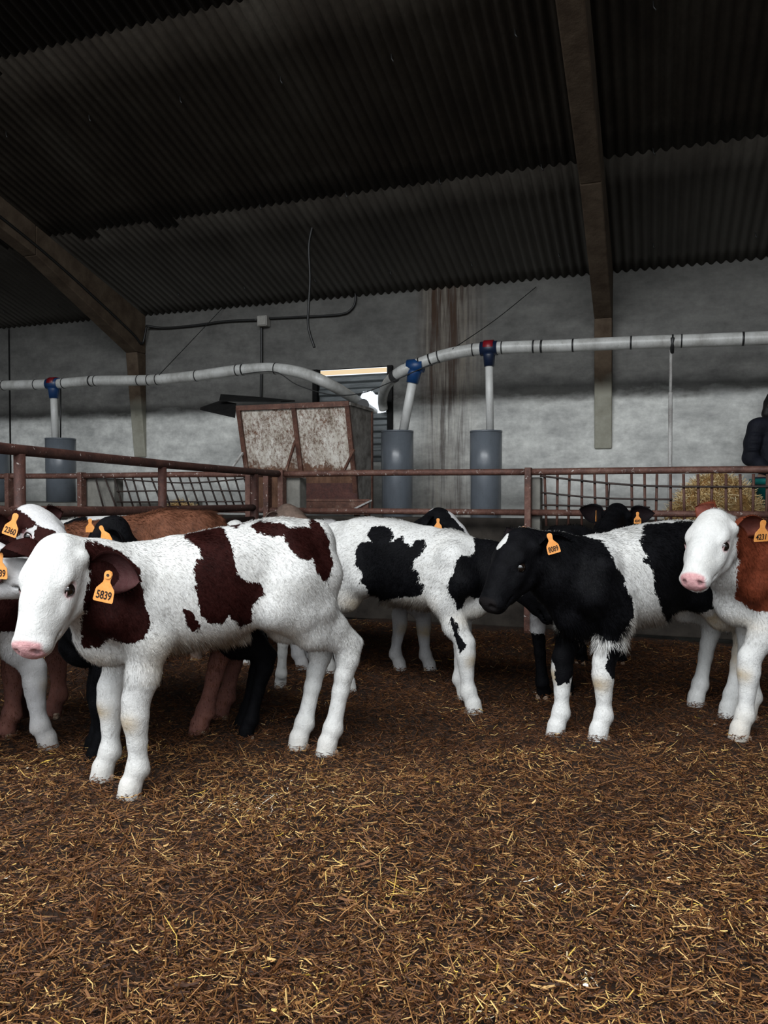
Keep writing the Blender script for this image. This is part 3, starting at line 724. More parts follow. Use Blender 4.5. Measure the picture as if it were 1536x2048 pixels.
# ------------------------------------------------------------------ solid modelling: smooth union of round cones and ellipsoids, meshed
class Vol:
    def __init__(s, lo, hi, h):
        s.lo = np.array(lo, float); s.h = h
        s.n = np.ceil((np.array(hi)-s.lo)/h).astype(int)+1
        s.F = np.full(s.n, 0.25, dtype=np.float32)
    def _sub(s, a, b):
        i0 = np.clip(np.floor((np.array(a)-s.lo)/s.h).astype(int), 0, s.n-1); i1 = np.clip(np.ceil((np.array(b)-s.lo)/s.h).astype(int)+1, 1, s.n)
        if np.any(i1 <= i0): return None
        sl = tuple(slice(p, q) for p, q in zip(i0, i1))
        ax = [(s.lo[k]+s.h*np.arange(i0[k], i1[k])).astype(np.float32) for k in range(3)]
        return sl, ax[0][:, None, None], ax[1][None, :, None], ax[2][None, None, :]
    def _put(s, sl, d, k, sub=False):
        A = s.F[sl]
        if sub: A = -A; 
        if k <= 0: r = np.minimum(A, d)
        else:
            hh = np.clip(k-np.abs(A-d), 0, None)/k; r = np.minimum(A, d)-hh*hh*k*0.25
        s.F[sl] = -r if sub else r
    def cone(s, p, q, r0, r1, k=0.03, flat=None):
        """round cone; flat = (axis vector, factor) squeezes the section along that vector"""
        p = np.array(p, float); q = np.array(q, float); m = max(r0, r1)*1.5+k+0.03
        g = s._sub(np.minimum(p, q)-m, np.maximum(p, q)+m)
        if g is None: return
        sl, X, Y, Z = g; d = q-p; L2 = max(float(d@d), 1e-9)
        ux, uy, uz = X-p[0], Y-p[1], Z-p[2]
        t = np.clip((ux*d[0]+uy*d[1]+uz*d[2])/L2, 0, 1)
        ux, uy, uz = ux-t*d[0], uy-t*d[1], uz-t*d[2]
        R = r0+(r1-r0)*t
        if flat is not None:
            a = np.array(flat[0], float); a /= np.linalg.norm(a); f = flat[1]
            w = ux*a[0]+uy*a[1]+uz*a[2]; e = (f-1)*w
            ux, uy, uz = ux+e*a[0], uy+e*a[1], uz+e*a[2]
        D = np.sqrt(ux*ux+uy*uy+uz*uz)-R
        s._put(sl, D, k)
    def chain(s, pts, rs, k=0.03, flat=None):
        for i in range(len(pts)-1): s.cone(pts[i], pts[i+1], rs[i], rs[i+1], k, flat)
    def ell(s, c, r, axes=None, k=0.02, sub=False):
        c = np.array(c, float); r = np.array(r, float); m = r.max()+k+0.03
        g = s._sub(c-m, c+m)
        if g is None: return
        sl, X, Y, Z = g; ux, uy, uz = X-c[0], Y-c[1], Z-c[2]
        if axes is None: a, b, e = ux/r[0], uy/r[1], uz/r[2]
        else:
            a, b, e = [(ux*v[0]+uy*v[1]+uz*v[2])/rr for v, rr in zip(axes, r)]
        n = np.sqrt(a*a+b*b+e*e)+1e-6
        # better distance estimate than (n-1)*rmin
        g2 = np.sqrt((a/r[0])**2+(b/r[1])**2+(e/r[2])**2)+1e-6
        s._put(sl, n*(n-1)/g2, k, sub)
    def trunk(s, T, k=0.03):
        """T rows: x, z centre, half height up, half height down, half width"""
        T = np.array(T, float); g = s._sub((T[0,0]-.1, -.45, .3), (T[-1,0]+.1, .45, 1.25))
        sl, X, Y, Z = g; x = X[:, 0, 0]
        f = [np.interp(x, T[:, 0], T[:, i]) for i in range(1, 5)]
        for i in range(4): f[i] = np.convolve(np.pad(f[i], 4, mode='edge'), np.ones(9)/9, 'valid')
        zc, hu, hd, w = [v[:, None, None].astype(np.float32) for v in f]
        dz = Z-zc; hh = np.where(dz > 0, hu, hd); a = np.abs(Y)/w; b = np.abs(dz)/hh
        n = (a**2.3+b**2.3)**(1/2.3)
        D = (n-1)*np.minimum(w, hh)
        xe = np.maximum(T[0,0]-X, X-T[-1,0])
        D = np.maximum(D, xe)
        s._put(sl, D.astype(np.float32), k)
    def mesh(s):
        """naive surface nets"""
        F = s.F; In = F < 0
        nx, ny, nz = F.shape
        c = np.zeros((nx-1, ny-1, nz-1), np.int8)
        for i in (0, 1):
            for j in (0, 1):
                for k in (0, 1): c += In[i:nx-1+i, j:ny-1+j, k:nz-1+k]
        act = (c > 0) & (c < 8); ijk = np.argwhere(act); idx = -np.ones(act.shape, np.int64); idx[act] = np.arange(len(ijk))
        V = np.zeros((len(ijk), 3)); N = np.zeros(len(ijk))
        co = [(i, j, k) for i in (0, 1) for j in (0, 1) for k in (0, 1)]
        for a in range(8):
            for b in range(a+1, 8):
                df = np.abs(np.array(co[a])-np.array(co[b])).sum()
                if df != 1: continue
                fa = F[tuple((ijk+co[a]).T)]; fb = F[tuple((ijk+co[b]).T)]
                m = (fa < 0) != (fb < 0); t = np.where(m, fa/(fa-fb+1e-12), 0)
                P = np.array(co[a])+(np.array(co[b])-np.array(co[a]))*t[:, None]
                V[m] += P[m]; N[m] += 1
        V = V/N[:, None]+ijk
        Q = []
        for ax in range(3):
            u, v = (ax+1) % 3, (ax+2) % 3
            sa = [slice(None)]*3; sb = [slice(None)]*3; sa[ax] = slice(0, -1); sb[ax] = slice(1, None)
            A = In[tuple(sa)]; B = In[tuple(sb)]; e = np.argwhere(A != B)
            ok = (e[:, u] > 0) & (e[:, v] > 0) & (e[:, u] < F.shape[u]-1) & (e[:, v] < F.shape[v]-1); e = e[ok]
            flip = A[tuple(e.T)]
            def id_(du, dv):
                g = e.copy(); g[:, u] -= du; g[:, v] -= dv; return idx[tuple(g.T)]
            q = np.stack([id_(1, 1), id_(0, 1), id_(0, 0), id_(1, 0)], 1)
            q[~flip] = q[~flip][:, ::-1]; Q.append(q)
        V = s.lo+V*s.h
        return V, np.concatenate(Q)
    def snap(s, V):
        pass
def vnormals(V, Q):
    a, b, c, d = (V[Q[:, i]] for i in range(4))
    n = np.cross(c-a, d-b); N = np.zeros_like(V)
    for i in range(4): 
        for k in range(3): N[:, k] += np.bincount(Q[:, i], n[:, k], len(V))
    return N/(np.linalg.norm(N, axis=1, keepdims=True)+1e-12)
def relax(V, Q, it=2, lam=0.5):
    E = np.concatenate([Q[:, [0, 1]], Q[:, [1, 2]], Q[:, [2, 3]], Q[:, [3, 0]]]); n = len(V)
    cnt = np.bincount(E[:, 0], minlength=n)+np.bincount(E[:, 1], minlength=n)
    for step in range(it):
        for l in (lam, -lam*0.96):
            S = np.zeros_like(V)
            for k in range(3): S[:, k] = np.bincount(E[:, 0], V[E[:, 1], k], n)+np.bincount(E[:, 1], V[E[:, 0], k], n)
            V = V+l*(S/cnt[:, None]-V)
    return V
def poly_sdf(px, py, poly):
    """positive inside, pixels"""
    P = np.array(poly, float); n = len(P); d = np.full(px.shape, 1e9); ins = np.zeros(px.shape, bool); j = n-1
    for i in range(n):
        a, b = P[j], P[i]; e = b-a; w0, w1 = px-a[0], py-a[1]
        t = np.clip((w0*e[0]+w1*e[1])/(e@e+1e-9), 0, 1)
        d = np.minimum(d, (w0-t*e[0])**2+(w1-t*e[1])**2)
        ins ^= ((b[1] > py) != (a[1] > py)) & (px < (a[0]-b[0])*(py-b[1])/(a[1]-b[1]+1e-12)+b[0]); j = i
    return np.where(ins, 1, -1)*np.sqrt(d)

# ------------------------------------------------------------------ coat materials
def coat_mat(name, dark, white=(0.675, 0.67, 0.65), hair=False, dirt=(0.50, 0.40, 0.27), accent=None):
    t = NT(name, 0.62 if hair else 0.7, 0.22); v = t.obj()
    n = t.noise(t.map(v, (1.0, 1.0, 0.45), rot=(0, 0.5, 0)), 70, 4, 0.7); n2 = t.noise(v, 16, 4, 0.65)
    p = t.math('ADD', t.attr('patch'), t.math('MULTIPLY', t.math('SUBTRACT', n, 0.5), 0.030))
    p = t.math('ADD', p, t.math('MULTIPLY', t.math('SUBTRACT', n2, 0.5), 0.040))
    k = t.rng(p, -0.0012, 0.0012)
    dn = t.noise(v, 7, 4, 0.6)
    wc = t.mix(t.rng(dn, 0.45, 0.8, 0, 0.35), white, tuple(w*x for w, x in zip(white, (0.86, 0.84, 0.78))))
    wc = t.mix(t.math('MULTIPLY', t.attr('dirt'), t.rng(n2, 0.3, 0.6, 0.5, 1.0)), wc, dirt)
    if not hair: wc = t.mix(0.8, wc, t.ramp(t.math('ADD', t.math('MULTIPLY', n, .6), t.math('MULTIPLY', n2, .4)), [(0.32, (0.74, 0.74, 0.74)), (0.64, (1.0, 1.0, 1.0))]), 'MULTIPLY')
    dk = t.mix(t.rng(n2, 0.35, 0.7), dark, accent or tuple(x*1.9+0.0008 for x in dark))
    c = t.mix(k, wc, dk)
    pk = t.attr('pink'); c = t.mix(pk, c, t.mix(t.rng(n, 0.4, 0.6), (0.62, 0.33, 0.33), (0.52, 0.24, 0.25)))
    if hair: c = t.mix(1.0, c, t.ramp(t.attr('tone'), [(0.0, (0.62, 0.60, 0.58)), (0.6, (1, 1, 1)), (1.0, (1.22, 1.22, 1.22))]), 'MULTIPLY')
    bl = t.attr('ink'); c = t.mix(bl, c, (0.012, 0.010, 0.010))
    t.color(c)
    if hair:
        t.l.new(t.attr('nrm', True), t.b.inputs['Normal'])
        t.l.new(t.rng(t.attr('dark_gloss'), 0, 1, 0.62, 0.5), t.b.inputs['Roughness'])
    else:
        t.bump(t.math('ADD', t.noise(t.map(v, (0.5, 1.4, 1)), 120, 3, 0.7), t.math('MULTIPLY', t.noise(v, 28, 4, 0.7, 1.5), 2.2)), 0.42, 0.0045)
    t.l.new(t.rng(k, 0, 1, 0.22, 0.06), t.b.inputs['Specular IOR Level'])
    return t.m
_mats = {}
def coat_pair(key, *a, **k):
    if key not in _mats: _mats[key] = (coat_mat(key+'_hide', *a, **k), coat_mat(key+'_hair', *a, hair=True, **k))
    return _mats[key]
DARK = {'mahogany': (0.0125, 0.0027, 0.0022), 'black': (0.0022, 0.0022, 0.0028), 'chestnut': (0.095, 0.022, 0.010), 'russet': (0.080, 0.032, 0.018), 'greybrown': (0.085, 0.060, 0.048)}
def eye_mat():
    t = NT('wet_dark_eye', 0.08, 0.8); t.color((0.006, 0.004, 0.003)); return t.m
M['eye'] = eye_mat()
M['hoof'] = mottled('pale_horn_hoof', (0.20, 0.13, 0.09), (0.34, 0.25, 0.18), 30, 0.6, 0.3)
M['tag'] = mottled('orange_tag_plastic', (0.72, 0.27, 0.055), (0.82, 0.36, 0.11), 50, 0.45, 0.1)
M['ink'] = NT('black_print', 0.6).color((0.008, 0.006, 0.006)).m
M['stud'] = NT('dark_stud', 0.5).color((0.05, 0.03, 0.02)).m

def unit(v): v = np.array(v, float); return v/np.linalg.norm(v)

def ear_mesh(base, tip, face, length, width, h=9):
    """cupped leaf with real thickness. base, tip direction, face = direction the hollow looks at"""
    d = unit(tip); f = np.array(face, float); f = unit(f-d*(f@d)); s = np.cross(d, f)
    nu, nv = 16, 11; V = []; 
    for lay in (0, 1):
        for i in range(nu):
            u = i/(nu-1); w = width*0.5*(math.sin(math.pi*min(1, (u*0.86+0.13))**0.85)**0.75 if u < 1 else 0.02)*(1.0 if u > 0.15 else 0.62+2.5*u)
            for j in range(nv):
                v = -1+2*j/(nv-1)
                cup = 0.9*w*(1-v*v)*(0.9-0.5*u)
                th = 0.0055*(1-0.45*u)*(1-0.6*v*v)
                V.append(base+d*(length*(u-0.05*v*v*u))+s*(w*v)-f*cup+f*(th if lay else -th)-f*0.02*math.sin(u*3.1))
    Q = []; n = nu*nv
    for i in range(nu-1):
        for j in range(nv-1):
            a = i*nv+j; Q.append((a, a+1, a+nv+1, a+nv)); Q.append((n+a, n+a+nv, n+a+nv+1, n+a+1))
        Q.append((i*nv, (i+1)*nv, n+(i+1)*nv, n+i*nv)); b = i*nv+nv-1; Q.append((b, n+b, n+b+nv, b+nv))
    for j in range(nv-1):
        Q.append((j, n+j, n+j+1, j+1)); b = (nu-1)*nv+j; Q.append((b, b+1, n+b+1, n+b))
    return np.array(V), np.array(Q), (d, f, s)

def text_mesh(txt, size):
    c = bpy.data.curves.new('digits', 'FONT'); c.body = txt; c.size = size; c.align_x = 'CENTER'; c.align_y = 'CENTER'
    c.extrude = 0.0006; c.space_character = 0.98; c.offset = size*0.012
    o = bpy.data.objects.new('tmp', c); COL.objects.link(o); dg = bpy.context.evaluated_depsgraph_get()
    me = bpy.data.meshes.new_from_object(o.evaluated_get(dg)); bpy.data.objects.remove(o); bpy.data.curves.remove(c)
    return me

def ear_tag(root, loc, right, up, num, s=1.0, stud=True):
    """tag hanging from loc; right/up vectors span its face, in the root's frame"""
    r = unit(right); u = unit(np.array(up)-r*(np.array(up)@r)); n = np.cross(r, u)
    out = [(-.010, .012), (-.0135, .004), (-.013, -.006), (-.011, -.016), (-.012, -.024), (-.024, -.040), (-.029, -.046), (-.031, -.053), (-.033, -.085), (-.030, -.090),
           (.030, -.090), (.033, -.085), (.031, -.053), (.029, -.046), (.024, -.040), (.012, -.024), (.011, -.016), (.013, -.006), (.0135, .004), (.010, .012), (0, .0155)]
    P = [np.array(loc)+(r*x+u*y)*s for x, y in out]
    off = np.array(root.location)
    t = MB().slab([p+off for p in P], n, 0.0022*s).build('ear_tag', M['tag'], root)
    if stud:
        k = []
        MBs = MB(); c = np.array(loc)+off+n*0.002
        MBs.tube([c, c+n*0.004*s], 0.0125*s, 20).build('tag_button', M['tag'], t)
        MB().tube([c+n*0.004*s, c+n*0.005*s], 0.0048*s, 14).build('button_stud', M['stud'], t)
    if num:
        me = text_mesh(num, 0.030*s); R = Matrix((r.tolist(), u.tolist(), n.tolist())).transposed().to_4x4()
        S = Matrix.Diagonal((0.86, 1.25, 1, 1)); T = Matrix.Translation(Vector((np.array(loc)-u*0.068*s+n*0.0032*s).tolist()))
        me.transform(T @ R @ S); o = link_mesh('tag_number', me, M['ink'], t)
    return t

# ------------------------------------------------------------------ the calf
BASE_T = [(-.515, .895, .04, .06, .045), (-.495, .885, .085, .11, .10), (-.445, .87, .125, .15, .140), (-.36, .85, .163, .165, .172), (-.25, .825, .200, .205, .180), (-.12, .80, .216, .238, .195),
          (0.0, .78, .222, .250, .205), (.13, .765, .213, .245, .200), (.26, .755, .185, .240, .178), (.36, .75, .172, .235, .155), (.44, .74, .145, .215, .130), (.50, .73, .11, .175, .10), (.545, .72, .06, .11, .06)]
def calf(name, label, loc, heading, s=1.0, feet={}, head=None, h=0.010, coat='black', polys=(), blobs=(), far='same', allk=None, dirt_w=0.6,
         nose='pink', hairs=20000, hair_len=1.0, tags=(None, None), ears=(None, None), ear_col=(1, 1), tail=True, detail=True, T=None, headpatch=None, group='calves in the straw pen', legs_vis=True, white=None, hips=0.0, headscale=1.0, seed=1, knee={}, neckr=1.0, earlen=(1, 1), face_up=None, earw=1.0, earbase=(None, None)):
    """heading: angle of the body's forward axis. feet: world xy per leg FL FR HL HR. head: (poll, nose) world points."""
    rg = np.random.default_rng(seed)
    ca, sa = math.cos(heading), math.sin(heading); Rz = np.array([[ca, -sa, 0], [sa, ca, 0], [0, 0, 1.0]])
    loc = np.array([loc[0], loc[1], float(gz(np.array(loc[0]), np.array(loc[1])))])
    def tol(P): return ((np.array(P, float)-loc) @ Rz)/s
    def tow(P): return (np.array(P)*s) @ Rz.T + loc
    D0 = {'FL': (.40, .115), 'FR': (.40, -.115), 'HL': (-.46, .12), 'HR': (-.46, -.12)}
    ft = {}
    for k_, d in D0.items():
        if k_ in feet:
            g = feet[k_]; q = tol((g[0], g[1], gz(np.array(g[0]), np.array(g[1])))); ft[k_] = np.array([q[0], q[1], q[2] if len(g) < 3 else g[2]])
        else: ft[k_] = np.array([d[0], d[1], 0.0])
    pl, ns = tol(head[0]), tol(head[1])
    lo = np.minimum.reduce([np.array([-.78, -.36, -.05]), pl-.30, ns-.16]+[f-.12 for f in ft.values()]); hi = np.maximum.reduce([np.array([.70, .36, 1.10]), pl+.30, ns+.16]+[f+.12 for f in ft.values()])
    lo[2] = -.06
    v = Vol(lo, hi, h)
    TT = np.array(T if T is not None else BASE_T, float).copy()
    TT[:, 1] += hips*np.clip((-.1-TT[:, 0])/.3, 0, 1)*np.clip((TT[:, 0]+.66)/.1, 0, 1)
    v.trunk(TT, 0.02)
    def ty(x, i): return float(np.interp(x, TT[:, 0], TT[:, i]))
    wz = ty(.33, 1)+ty(.33, 2)
    # withers, shoulder blades, hips, spine
    v.cone((.34, 0, wz-.055), (.18, 0, ty(.18, 1)+ty(.18, 2)-.035), .055, .04, .05)
    for sd in (1, -1):
        F_ = ft['FL' if sd > 0 else 'FR']; H_ = ft['HL' if sd > 0 else 'HR']
        dF = F_[0]-.40; dH = H_[0]+.46
        ex = .31+.30*dF
        # foreleg
        sp_ = np.array([.43+.1*dF, .125*sd, .69]); el = np.array([ex, .125*sd, .60])
        v.chain([(.31, .055*sd, wz-.05), (.385, .12*sd, .81), sp_], [.045, .066, .072], .06)
        v.chain([sp_, el], [.070, .074], .05)
        kf = knee.get('FL' if sd > 0 else 'FR')
        ca_ = np.array([F_[0]*.74+ex*.26+.008, F_[1]*.82+.18*el[1], .300+F_[2]*.6]) if kf is None else tol(kf)
        fl_ = np.array([F_[0]-.014, F_[1], F_[2]+.105])
        up = el+(ca_-el)*.5
        v.chain([el+np.array([.02, 0, .09]), el, up, ca_+np.array([-.002, 0, .065]), ca_], [.092, .082, .060, .046, .044], .04, flat=((0, 1, 0), 1.15))
        v.ell(ca_+np.array([.004, 0, .0]), (.046, .046, .062), k=.025)
        mid = ca_+(fl_-ca_)*.48
        v.chain([ca_, ca_+(fl_-ca_)*.25, mid, fl_], [.040, .0345, .0315, .036], .025)
        v.chain([ca_+np.array([-.020, 0, -.05]), mid+np.array([-.020, 0, 0]), fl_+np.array([-.012, 0, .01])], [.020, .015, .022], .02)   # tendon
        v.ell(fl_, (.040, .041, .042), k=.025); v.ell(fl_+np.array([-.032, 0, -.015]), (.012, .022, .014), k=.015)
        co = np.array([F_[0]+.012, F_[1], F_[2]+.045]); v.chain([fl_, co], [.037, .041], .015); v.chain([co, F_+np.array([.020, 0, .0])], [.042, .046], .012)
        # hind leg
        hy = .105*sd
        st = np.array([-.205+.15*dH, .140*sd, .675]); hk = np.array([-.46-.088+.85*dH, H_[1]*.85+.15*hy, .435]) if knee.get('HL' if sd > 0 else 'HR') is None else tol(knee['HL' if sd > 0 else 'HR'])
        v.chain([(-.27, .10*sd, ty(-.27, 1)+ty(-.27, 2)-.072), (-.29, .125*sd, .80), st], [.045, .105, .085], .07)
        v.chain([(-.44, .065*sd, ty(-.44, 1)+ty(-.44, 2)-.055), (-.435, .095*sd, .80), (-.41, .115*sd, .66)], [.045, .080, .074], .06)
        v.cone((-.35, .105*sd, .76), (-.32, .12*sd, .655), .10, .092, .06)
        gm = st+(hk-st)*.5+np.array([.008, 0, .0])
        v.chain([st+np.array([-.02, 0, .0]), gm, hk+np.array([.012, 0, .05]), hk], [.090, .070, .046, .044], .045, flat=((0, 1, 0), 1.22))
        cal = hk+np.array([-.048, 0, .045])
        v.chain([(-.41, .115*sd, .66), (np.array([-.41, .115*sd, .66])+cal)/2+np.array([.012, 0, 0]), cal], [.074, .046, .019], .04, flat=((0, 1, 0), 1.15))
        v.chain([cal, hk+np.array([-.016, 0, -.04])], [.022, .026], .03); v.ell(hk+np.array([.004, 0, -.012]), (.045, .039, .062), k=.03)
        fh = np.array([H_[0]-.014, H_[1], H_[2]+.105]); mid = hk+(fh-hk)*.5
        v.chain([hk+np.array([0, 0, -.03]), hk+(fh-hk)*.3, mid, fh], [.040, .035, .032, .036], .025)
        v.chain([hk+np.array([-.028, 0, -.04]), mid+np.array([-.020, 0, 0]), fh+np.array([-.012, 0, .01])], [.020, .016, .022], .02)
        v.ell(fh, (.041, .040, .042), k=.025); v.ell(fh+np.array([-.032, 0, -.015]), (.012, .022, .014), k=.015)
        co = np.array([H_[0]+.012, H_[1], H_[2]+.045]); v.chain([fh, co], [.037, .041], .015); v.chain([co, H_+np.array([.020, 0, .0])], [.042, .046], .012)
    # brisket, navel
    v.ell((.42, 0, .555), (.10, .075, .075), k=.06)
    v.cone((-.05, 0, ty(-.05, 1)-ty(-.05, 3)+.02), (-.12, 0, ty(-.12, 1)-ty(-.12, 3)-.015), .045, .022, .04)
    # head frame
    a = unit(ns-pl); L = .375*headscale
    upv = np.array([0, 0, 1.0]) if face_up is None else unit(np.array(face_up) @ Rz)
    b = unit(upv-a*(upv@a)); c = np.cross(b, a)         # c = calf's left of head
    def H(t, bb, cc): return pl+(a*t+b*bb+c*cc)*headscale
    ax = (a, b, c); e_ = headscale
    # neck
    nb = H(.045, -.085, 0)
    r_ = neckr
    v.chain([(.30, 0, wz-.10), tuple((np.array([.30, 0, wz-.10])+H(.0, -.05, 0))/2+np.array([.01, 0, -.022])), H(.012, -.070, 0)], [.105, .092*r_, .070], .06, flat=((0, 1, 0), 1.1))
    v.chain([(.38, 0, .74), (np.array([.43, 0, .70])+H(.06, -.15, 0))/2, H(.07, -.125, 0)], [.135, .105*r_, .066], .07)
    v.chain([(.47, 0, .60), (np.array([.48, 0, .60])+H(.08, -.16, 0))/2+np.array([-.01, 0, .02]), H(.09, -.145, 0)], [.065, .055, .040], .06, flat=((0, 1, 0), 1.4))
    # skull
    v.ell(H(.090, -.066, 0), (.115*e_, .090*e_, .094*e_), ax, .03)
    v.ell(H(.030, -.028, 0), (.050*e_, .040*e_, .058*e_), ax, .03)
    v.chain([H(.10, -.048, 0), H(.20, -.043, 0), H(.30, -.050, 0)], [.074*e_, .060*e_, .052*e_], .03)
    v.chain([H(.14, -.088, 0), H(.24, -.086, 0), H(.325, -.078, 0)], [.078*e_, .064*e_, .056*e_], .03, flat=(c, .97))
    for sd in (1, -1):
        v.chain([H(.085, -.150, .042*sd), H(.17, -.145, .036*sd), H(.27, -.122, .016*sd)], [.056*e_, .043*e_, .033*e_], .03)
        v.ell(H(.125, -.030, .066*sd), (.042*e_, .026*e_, .028*e_), ax, .022)          # brow
        v.ell(H(.032, -.072, .078*sd), (.024*e_, .026*e_, .026*e_), ax, .03)          # ear root
        v.ell(H(.190, -.078, .068*sd), (.050*e_, .026*e_, .018*e_), ax, .03)          # cheek bone
    v.ell(H(.345, -.064, 0), (.036*e_, .048*e_, .066*e_), ax, .022)
    v.ell(H(.325, -.112, 0), (.042*e_, .022*e_, .042*e_), ax, .015)                   # chin
    if detail:
        for sd in (1, -1):
            v.ell(H(.374, -.048, .034*sd), (.016*e_, .0085*e_, .017*e_), (a, unit(b+c*sd*.8), np.cross(a, unit(b+c*sd*.8))), .006, True)
            v.ell(H(.156, -.050, .090*sd), (.023*e_, .015*e_, .013*e_), ax, .008, True)
        for t_ in (.29, .32, .35):
            for cc in (-.035, 0, .035): v.ell(H(t_+.012*(cc == 0), -.098, cc*1.25), (.022*e_, .0040*e_, .026*e_), ax, .006, True)
    if tail:
        zt_l = ty(-.46, 1)+ty(-.46, 2)
        if tail == 'tight': tp = [(-.49, 0, zt_l-.035), (-.522, .0, zt_l-.12), (-.515, .01, zt_l-.25), (-.49, .02, .62)]; end = [(-.46, .03, .55), (-.44, .03, .49)]
        else: tp = [(-.49, 0, zt_l-.035), (-.535, .0, zt_l-.10), (-.55, .01, .80), (-.545, .015, .62)]; end = [(-.54, .02, .54), (-.535, .02, .44)]
        v.chain(tp, [.030, .022, .018, .015], .02)
        v.chain([tp[-1]]+end, [.018, .028, .012], .02)
    V, Q = v.mesh(); V = relax(V, Q, 3); V[:, 2] = np.maximum(V[:, 2], -.05); N = vnormals(V, Q)
    # ---------- colour fields
    Wp = tow(V); Nw = N @ Rz.T
    hd = (V-pl) @ a; hb = (V-pl) @ b; hc = (V-pl) @ c
    rad = np.linalg.norm((V-pl)-np.outer(hd, a), axis=1)
    lims = .60*e_
    hs = np.minimum((1-np.sqrt((hc/(np.where(hb > -.10*e_, .118, .094)*e_))**2+((hb+.085*e_)/(.145*e_))**2))*.10, np.maximum((hd+.5*hb+.002*e_)/1.118, np.minimum(hb+.075*e_, hd+.03*e_)))
    hs = np.where(hd > .46*e_, -.1, hs); ishead = hs > 0
    def patchfield(V, Wp, Nw, ishead):
        f = np.full(len(V), -0.2)
        if far == 'noise' or blobs:
            pass
        for bl in blobs:                     # local ellipsoids (centre, radii[, where])
            cc_, rr = np.array(bl[0]), np.array(bl[1]); q = (V-cc_)/rr; val = (1-np.linalg.norm(q, axis=1))*rr.min()
            if len(bl) > 2 and bl[2] == 'cut': f = np.minimum(f, -val)
            else: f = np.maximum(f, val)
        if polys:
            px, py, dd = proj(Wp); fac = -((Wp-EYE)*Nw).sum(1)/np.linalg.norm(Wp-EYE, axis=1)
            side = np.clip(fac*4+0.6, 0, 1)
            for po in polys:
                where, pts = po[0], po[1]
                d = poly_sdf(px, py, pts)*dd/F_PX
                if where == 'body': ok = ~ishead
                elif where == 'head': ok = ishead
                elif where.startswith('leg'): 
                    q = V-ft[where[3:]]; ok = (np.abs(q[:, 1]) < .11) & (V[:, 2] < .62) & (np.sign(V[:, 0]) == np.sign(ft[where[3:]][0]))
                elif where == 'nearside': ok = (~ishead) & (V[:, 1]*np.sign(nearside) > -.02)
                else: ok = np.ones(len(V), bool)
                if len(po) > 2 and po[2] == 'cut': f = np.where(ok, np.minimum(f, -d*3), f)
                else:
                    if where in ('nearside', 'body'): ok = ok & ~((V[:, 2] < .56) & (V[:, 1]*np.sign(nearside) < -.02))
                    if where in ('nearside', 'body'): ok = ok & ((side > 0.3) | (d < 0))
                    f = np.where(ok, np.maximum(f, d), f)
        if headpatch is not None:
            f = np.minimum(f, -hs) if headpatch < 0 else np.maximum(f, hs)
        return f
    camloc = tol(EYE); nearside = camloc[1]
    pf = patchfield(V, Wp, Nw, ishead)
    if allk is not None: pf = np.full(len(V), 0.1*allk); 
    if allk is not None and (polys or blobs or headpatch is not None):
        pf = np.where(np.abs(patchfield(V, Wp, Nw, ishead)) < .19, patchfield(V, Wp, Nw, ishead), pf)
    belly = ty(0, 1)-ty(0, 3)
    dirt = np.zeros(len(V))
    dirt += dirt_w*np.clip(((belly+.10)-V[:, 2])/.10, 0, 1)*(V[:, 2] > .42)*np.clip((.36-np.abs(V[:, 0]))/.12, 0, 1)*(~ishead)
    for k_ in ('FL', 'FR'):
        q = V-ft[k_]; dirt += 1.1*np.exp(-((V[:, 2]-.275)/.035)**2)*(np.abs(q[:, 1]) < .09)*(V[:, 0] > .2)*np.clip((q[:, 0]+.03)/.06, 0, 1)
    dirt += .35*np.clip((.16-V[:, 2])/.14, 0, 1)*rg.random()*1.2
    if seed == 3: dirt += .75*(V[:, 0] < -.25)*(V[:, 1] > .02)*np.clip((V[:, 2]-.22)/.1, 0, 1)*np.clip((.66-V[:, 2])/.1, 0, 1)
    dirt += .5*np.exp(-(((V[:, 0]-.50)/.09)**2+((V[:, 2]-.50)/.04)**2))
    pink = np.zeros(len(V))
    nose_z = ((hd > .335*e_) & ishead & (hb > -.102*e_)).astype(float)*np.clip((hd-.342*e_)/.010, 0, 1)*np.clip((.058*e_-np.abs(hc))/.01, 0, 1)*np.clip((-hb+.0)/.01, 0, 1)
    ink = np.zeros(len(V))
    if nose == 'pink': pink = np.maximum(pink, nose_z*.92)
    else: ink = np.maximum(ink, nose_z*.75)
    if seed == 5: pink = pink+.13*np.clip((.50-V[:, 2])/.1, 0, 1)
    for sd in (1, -1):
        dn_ = np.linalg.norm(V-H(.370, -.050, .034*sd), axis=1); ink = np.maximum(ink, .6*np.clip((.013-dn_)/.005, 0, 1))
        if nose == 'pink': 
            de = np.linalg.norm(((V-H(.156, -.052, .086*sd)) @ np.array(ax).T)/np.array([1.3, .95, 1]), axis=1); pink = np.maximum(pink, .5*np.clip((.027*e_-de)/.006, 0, 1))
    me = np_mesh('calf_body', (V*s) @ Rz.T, Q)
    for nm, arr in (('patch', pf), ('dirt', np.clip(dirt, 0, 1)), ('pink', pink), ('ink', ink)): set_attr(me, nm, arr)
    kw = {} if white is None else {'white': white}
    hide, hair = coat_pair(coat+('' if white is None else '_dusty'), DARK[coat], **kw)
    root = link_mesh(name, me, hide, loc=loc.tolist()); me.name = name
    tag(root, label, 'calf', group)
    def L2(P): return (np.array(P)*s) @ Rz.T           # canonical point -> root frame
